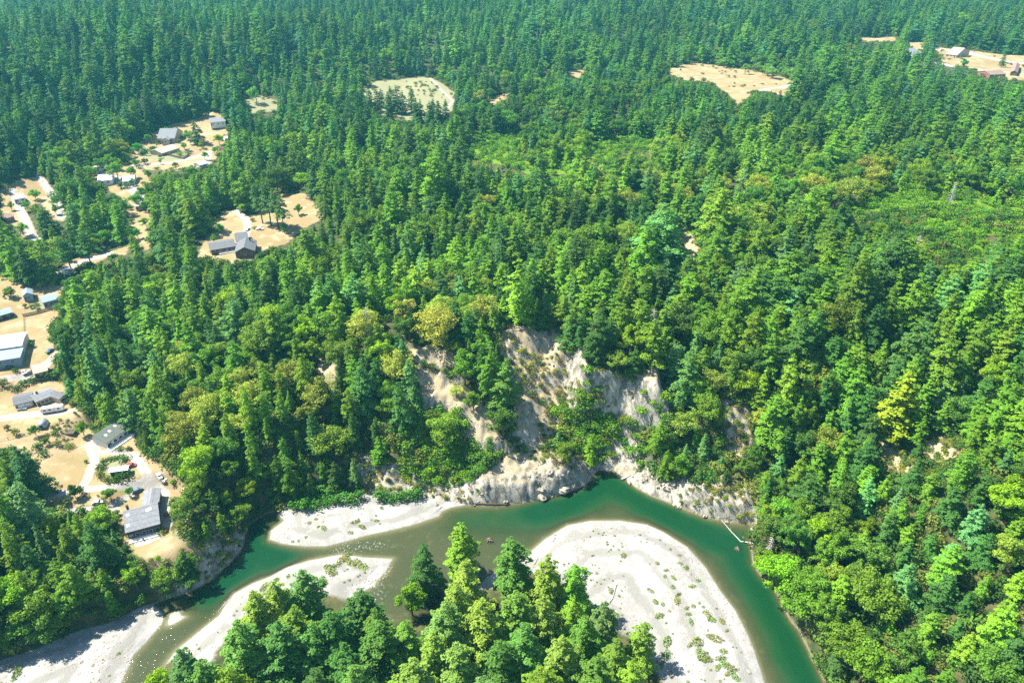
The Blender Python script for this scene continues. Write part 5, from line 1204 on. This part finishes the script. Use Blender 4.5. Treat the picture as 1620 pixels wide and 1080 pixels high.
# patio table, woodpile
for px, py, lb in ((218,856,'left dark patio chair set on the pale patio'),(228,855,'right dark patio chair on the pale patio')):
    x, y, z = hit(px, py); t = thing('patio_chair', lb, 'chair', (x, y, z+.1), rnd.uniform(0, 3))
    b = MB(); b.box(-.3, .3, -.3, .3, .4, .47); b.build('seat', MW['dark'], t); b = MB(); b.box(-.3, .3, .26, .32, .47, 1.0); b.build('backrest', MW['dark'], t)
    for sx in (-.27, .22):
        for sy in (-.27, .22): b = MB(); b.box(sx, sx+.05, sy, sy+.05, 0, .4); b.build('leg', MW['dark'], t)
for px, py, lb in ((262,815,'stack of garden things by the right wall of the large house'),(258,762,'pale boxes beside the drive end')):
    x, y, z = hit(px, py); b = MB()
    for k in range(5): a, c = rnd.uniform(-1.3, 1.3), rnd.uniform(-.8, .8); b.box(a-.45, a+.45, c-.3, c+.3, -.1, rnd.uniform(.5, 1.1)+k*.003)
    o = b.build('garden_storage', MW['red'] if px == 262 else MW['white']); o.location = (x, y, z); tag(o, lb, 'garden storage')

# ------------------------------------------------------------------ driftwood, snags, rocks
def log(pts, r, label, z0=None, mat=None, name='log', branches=()):
    P = []
    for (px, py, up) in pts:
        if up is None: x, y = at_z(px, py, .1); z = .1
        else: x, y, z = hit(px, py); z += up
        P.append((x, y, z))
    n = []
    for a, b in zip(P[:-1], P[1:]):
        for k in range(4): f = k/4; n.append(tuple(a[i]+(b[i]-a[i])*f+(rnd.uniform(-.12, .12) if i < 2 else 0) for i in range(3)))
    n.append(P[-1]); o0 = n[0]; loc = [tuple(p[i]-o0[i] for i in range(3)) for p in n]
    b = MB(); b.tube(loc, [r*(1-.7*i/(len(loc)-1)) for i in range(len(loc))], 8)
    for k in range(6):                                # root flare and stubs
        a = k*1.05; b.tube([loc[0], (loc[0][0]+math.cos(a)*r*3.2, loc[0][1]+math.sin(a)*r*3.2, loc[0][2]+r*1.8*math.sin(a*2))], [r*.5, r*.12], 5)
    for k in range(5):
        q = loc[len(loc)//2+k % max(1, len(loc)//2)]; a = rnd.uniform(0, 6.28); b.tube([q, (q[0]+math.cos(a)*r*5, q[1]+math.sin(a)*r*5, q[2]+r*2)], [r*.3, r*.08], 4)
    o = b.build(name, mat or M_DEAD, None, True); o.location = o0; tag(o, label, 'log' if name == 'log' else name.replace('_', ' ')); return o
log([(1191,860,.3),(1172,856,None),(1155,838,None),(1137,818,None)], .22, 'long thin pale fallen log lying from the right bank into the bend')
log([(966,766,.4),(985,760,.5),(1003,750,.5),(1010,738,.8)], .35, 'pale log leaning against the rocks right of the gully')
log([(748,798,.3),(775,799,.3),(805,799,.3)], .4, 'dark log along the foot of the river ledge', mat=M_BARK)
log([(338,966,.1),(348,952,.15),(360,942,.15),(372,936,.2)], .3, 'long curved driftwood log at the edge of the left channel')
log([(345,968,.1),(356,956,.1),(368,943,.1)], .2, 'thinner driftwood branch right beside the curved log')
log([(845,893,.2),(852,880,.2)], .2, 'short driftwood piece on the left rim of the big gravel bar', mat=M_DEAD)
log([(698,803,.1),(684,812,.1)], .2, 'small driftwood piece at the right end of the narrow bar')
log([(975,925,.2),(968,948,.2),(958,960,.2)], .22, 'grey driftwood on the inner side of the big bar')
log([(640,700,.2),(618,690,.6)], .25, 'bleached trunk lying on the bare slope above the ledge')
log([(830,700,.2),(828,690,1.5)], .15, 'bleached stick on the ledge under the pale slope')
def stump(px, py, r, label):
    x, y = at_z(px, py, .2); b = MB(); b.tube([(0,0,-.6),(.1,0,.3),(.2,.1,.8)], [r*.6, r*.5, r*.35], 9)
    for k in range(9): a = k*.7; l = r*rnd.uniform(1.2, 2.2); b.tube([(0,0,.2),(math.cos(a)*l*.5, math.sin(a)*l*.5, .45*r), (math.cos(a)*l, math.sin(a)*l, rnd.uniform(-.2, .5)*r)], [r*.3, r*.18, r*.05], 5)
    o = b.build('driftwood_stump', simple('wet_wood', (.13,.095,.06), .8, .3, noise=.3), None, True); o.location = (x, y, 0); tag(o, label, 'stump')
stump(774, 853, 1.1, 'brown root stump standing in the middle of the river')
stump(1167, 868, .9, 'small brown stump in the water below the fallen log')
def snag(px, py, h, label, col=None, lean=0):
    x, y, z = hit(px, py, h); e = thing('dead_tree', label, 'dead tree', (x, y, z), rnd.uniform(0, 6), None)
    b = MB(); b.tube([(0,0,-.5),(.1,0,h*.4),(-.1,.1,h*.75),(.05,0,h)], [.35,.26,.16,.04], 7); b.build('trunk', M_DEAD, e, True)
    b = MB()
    for k in range(46):
        t = .3+.68*k/46; a = k*2.4; l = h*.16*(1.25-t)*rnd.uniform(.6, 1.2)+.5
        p1 = (math.cos(a)*l*.5, math.sin(a)*l*.5, h*t+.1*l); p2 = (math.cos(a)*l, math.sin(a)*l, h*t-.1*l)
        b.tube([(0,0,h*t), p1, p2], [.11,.07,.025], 4)
        for s in (-1, 1): b.tube([p1, (p1[0]*1.5-math.sin(a)*s*l*.35, p1[1]*1.5+math.cos(a)*s*l*.35, p1[2]-.05*l)], [.05,.02], 3)
    b.build('branch', M_DEAD, e, True)
snag(1457,372,13,'bleached white dead tree at the lower edge of the bright brush patch')
snag(1513,288,17,'grey dead tree rising from the top of the bright brush patch')
snag(1036,488,19,'pinkish grey dead tree in the forest above the shaded cliff')
snag(1222,850,9,'pale dead treetop above the right bank shrubs')
snag(578,485,20,'grey dead spire in the tanoaks of the left slope')
snag(505,462,18,'grey dead tree above the lime green trees')
snag(240,578,14,'grey dead crown among the trees of the left slope')
snag(223,155,22,'pale dead spire in the far forest behind the upper left yard')
snag(850,50,24,'pale dead spire in the far forest at the top centre')
snag(800,58,24,'short pale dead spire left of the top centre one')
rk = {}
def boulder(px, py, r, label):
    x, y, z = hit(px, py); import bmesh
    bm = bmesh.new(); bmesh.ops.create_icosphere(bm, subdivisions=3, radius=r)
    s = rnd.uniform(0, 100)
    for v in bm.verts:
        n = v.co.normalized(); f = 1+.22*math.sin(n.x*3+s)*math.cos(n.y*4+s)+.14*math.sin(n.z*7+n.x*5+s); v.co = Vector((v.co.x*f*1.25, v.co.y*f, v.co.z*f*.7))
    me = bpy.data.meshes.new('boulder'); bm.to_mesh(me); bm.free(); me.materials.append(M_ROCKB)
    o = bpy.data.objects.new('boulder', me); COL.objects.link(o); o.location = (x, y, z+.1*r); o.rotation_euler = (0, 0, rnd.uniform(0, 6)); tag(o, label, 'boulder', 'boulders along the river foot')
M_ROCKB = simple('river_rock', (.25,.225,.175), .9, .2, noise=.35, scale=1.2)
for px, py, r, lb in [(857,789,2.2,'large pale boulder at the ledge foot, left one'),(893,776,2.6,'biggest rounded boulder at the right end of the ledge'),(905,768,1.8,'boulder right behind the biggest one'),(930,760,1.3,'dark boulder on the left side of the gully mouth'),
    (984,756,1.6,'boulder on the right side of the gully mouth'),(996,764,1.2,'small boulder right of the gully mouth'),(1002,752,1.4,'boulder among the logs by the gully'),(800,796,1.0,'small boulder left of the ledge'),
    (1075,803,1.0,'boulder below the right cliff, left one'),(1115,818,1.0,'boulder below the right cliff, middle one'),(1150,825,.9,'boulder below the right cliff, right one'),(690,798,.9,'boulder at the narrow bar tip'),
    (1190,838,1.0,'boulder near the fallen log root'),(600,935,.5,'stone in the shallow riffle, left one'),(628,930,.4,'stone in the shallow riffle, right one')]:
    boulder(px, py, r*.8, lb)

crow = []
def cobbles(n, x0, x1, y0, y1, test, r0, r1):
    X = rng.uniform(x0, x1, n); Y = rng.uniform(y0, y1, n); Z = sample(HH, X, Y)
    A = dict(dv=sample(DV, X, Y), sb=sample(SB, X, Y), ba=sample(A_BARE, X, Y), wd=sample(A_WOOD, X, Y), dep=sample(DEP, X, Y), nz=fbm(X, Y, 16, 3), z=Z)
    for i in np.nonzero(test(A))[0]:
        q = rnd.uniform(r0, r1)*(2.2 if rnd.random() < .04 else 1); crow.append((0, float(X[i]), float(Y[i]), float(Z[i]), q, q*rnd.uniform(.6, 1), rnd.uniform(0, 6.28), (1, 1, 1)))
BR = 1.0
cobbles(26000, -230, 180, 80, 240, lambda A: (A['dv'] > 0) & (A['sb'] > -.3) & (A['wd'] < 0) & (A['nz'] > .05), .07, .17)
cobbles(3500, -84, -40, 120, 200, lambda A: (A['dv'] > 0) & (A['sb'] <= 0) & (A['dep'] < .3) & (A['nz'] > -.1), .12, .25)
cobbles(8000, -110, 150, 150, 300, lambda A: (A['dv'] < 0) & (A['ba'] > -1) & (A['z'] < 12) & (A['nz'] > .1), .12, .4)
bo0 = next(o for o in COL.objects if o.name.startswith('boulder'))
forest('cobbles', 'loose stones strewn over the gravel bars, riffle and cliff foot', 'stones', crow, [[bo0]])
print('STONES', len(crow))

# ------------------------------------------------------------------ the air
hz = MB(); hz.box(-2700, 2700, -400, 3400, -8, 216)
hm = bpy.data.materials.new('haze_air'); hm.use_nodes = True; hn = hm.node_tree; hn.nodes.clear()
ho = hn.nodes.new('ShaderNodeOutputMaterial'); hv = hn.nodes.new('ShaderNodeVolumePrincipled')
hv.inputs['Color'].default_value = (.16,.78,.95,1); hv.inputs['Density'].default_value = .00008; hv.inputs['Anisotropy'].default_value = .2
hn.links.new(hv.outputs[0], ho.inputs['Volume'])
o = hz.build('haze', hm); tag(o, 'thin blue summer haze over the valley', 'haze', None, 'stuff')
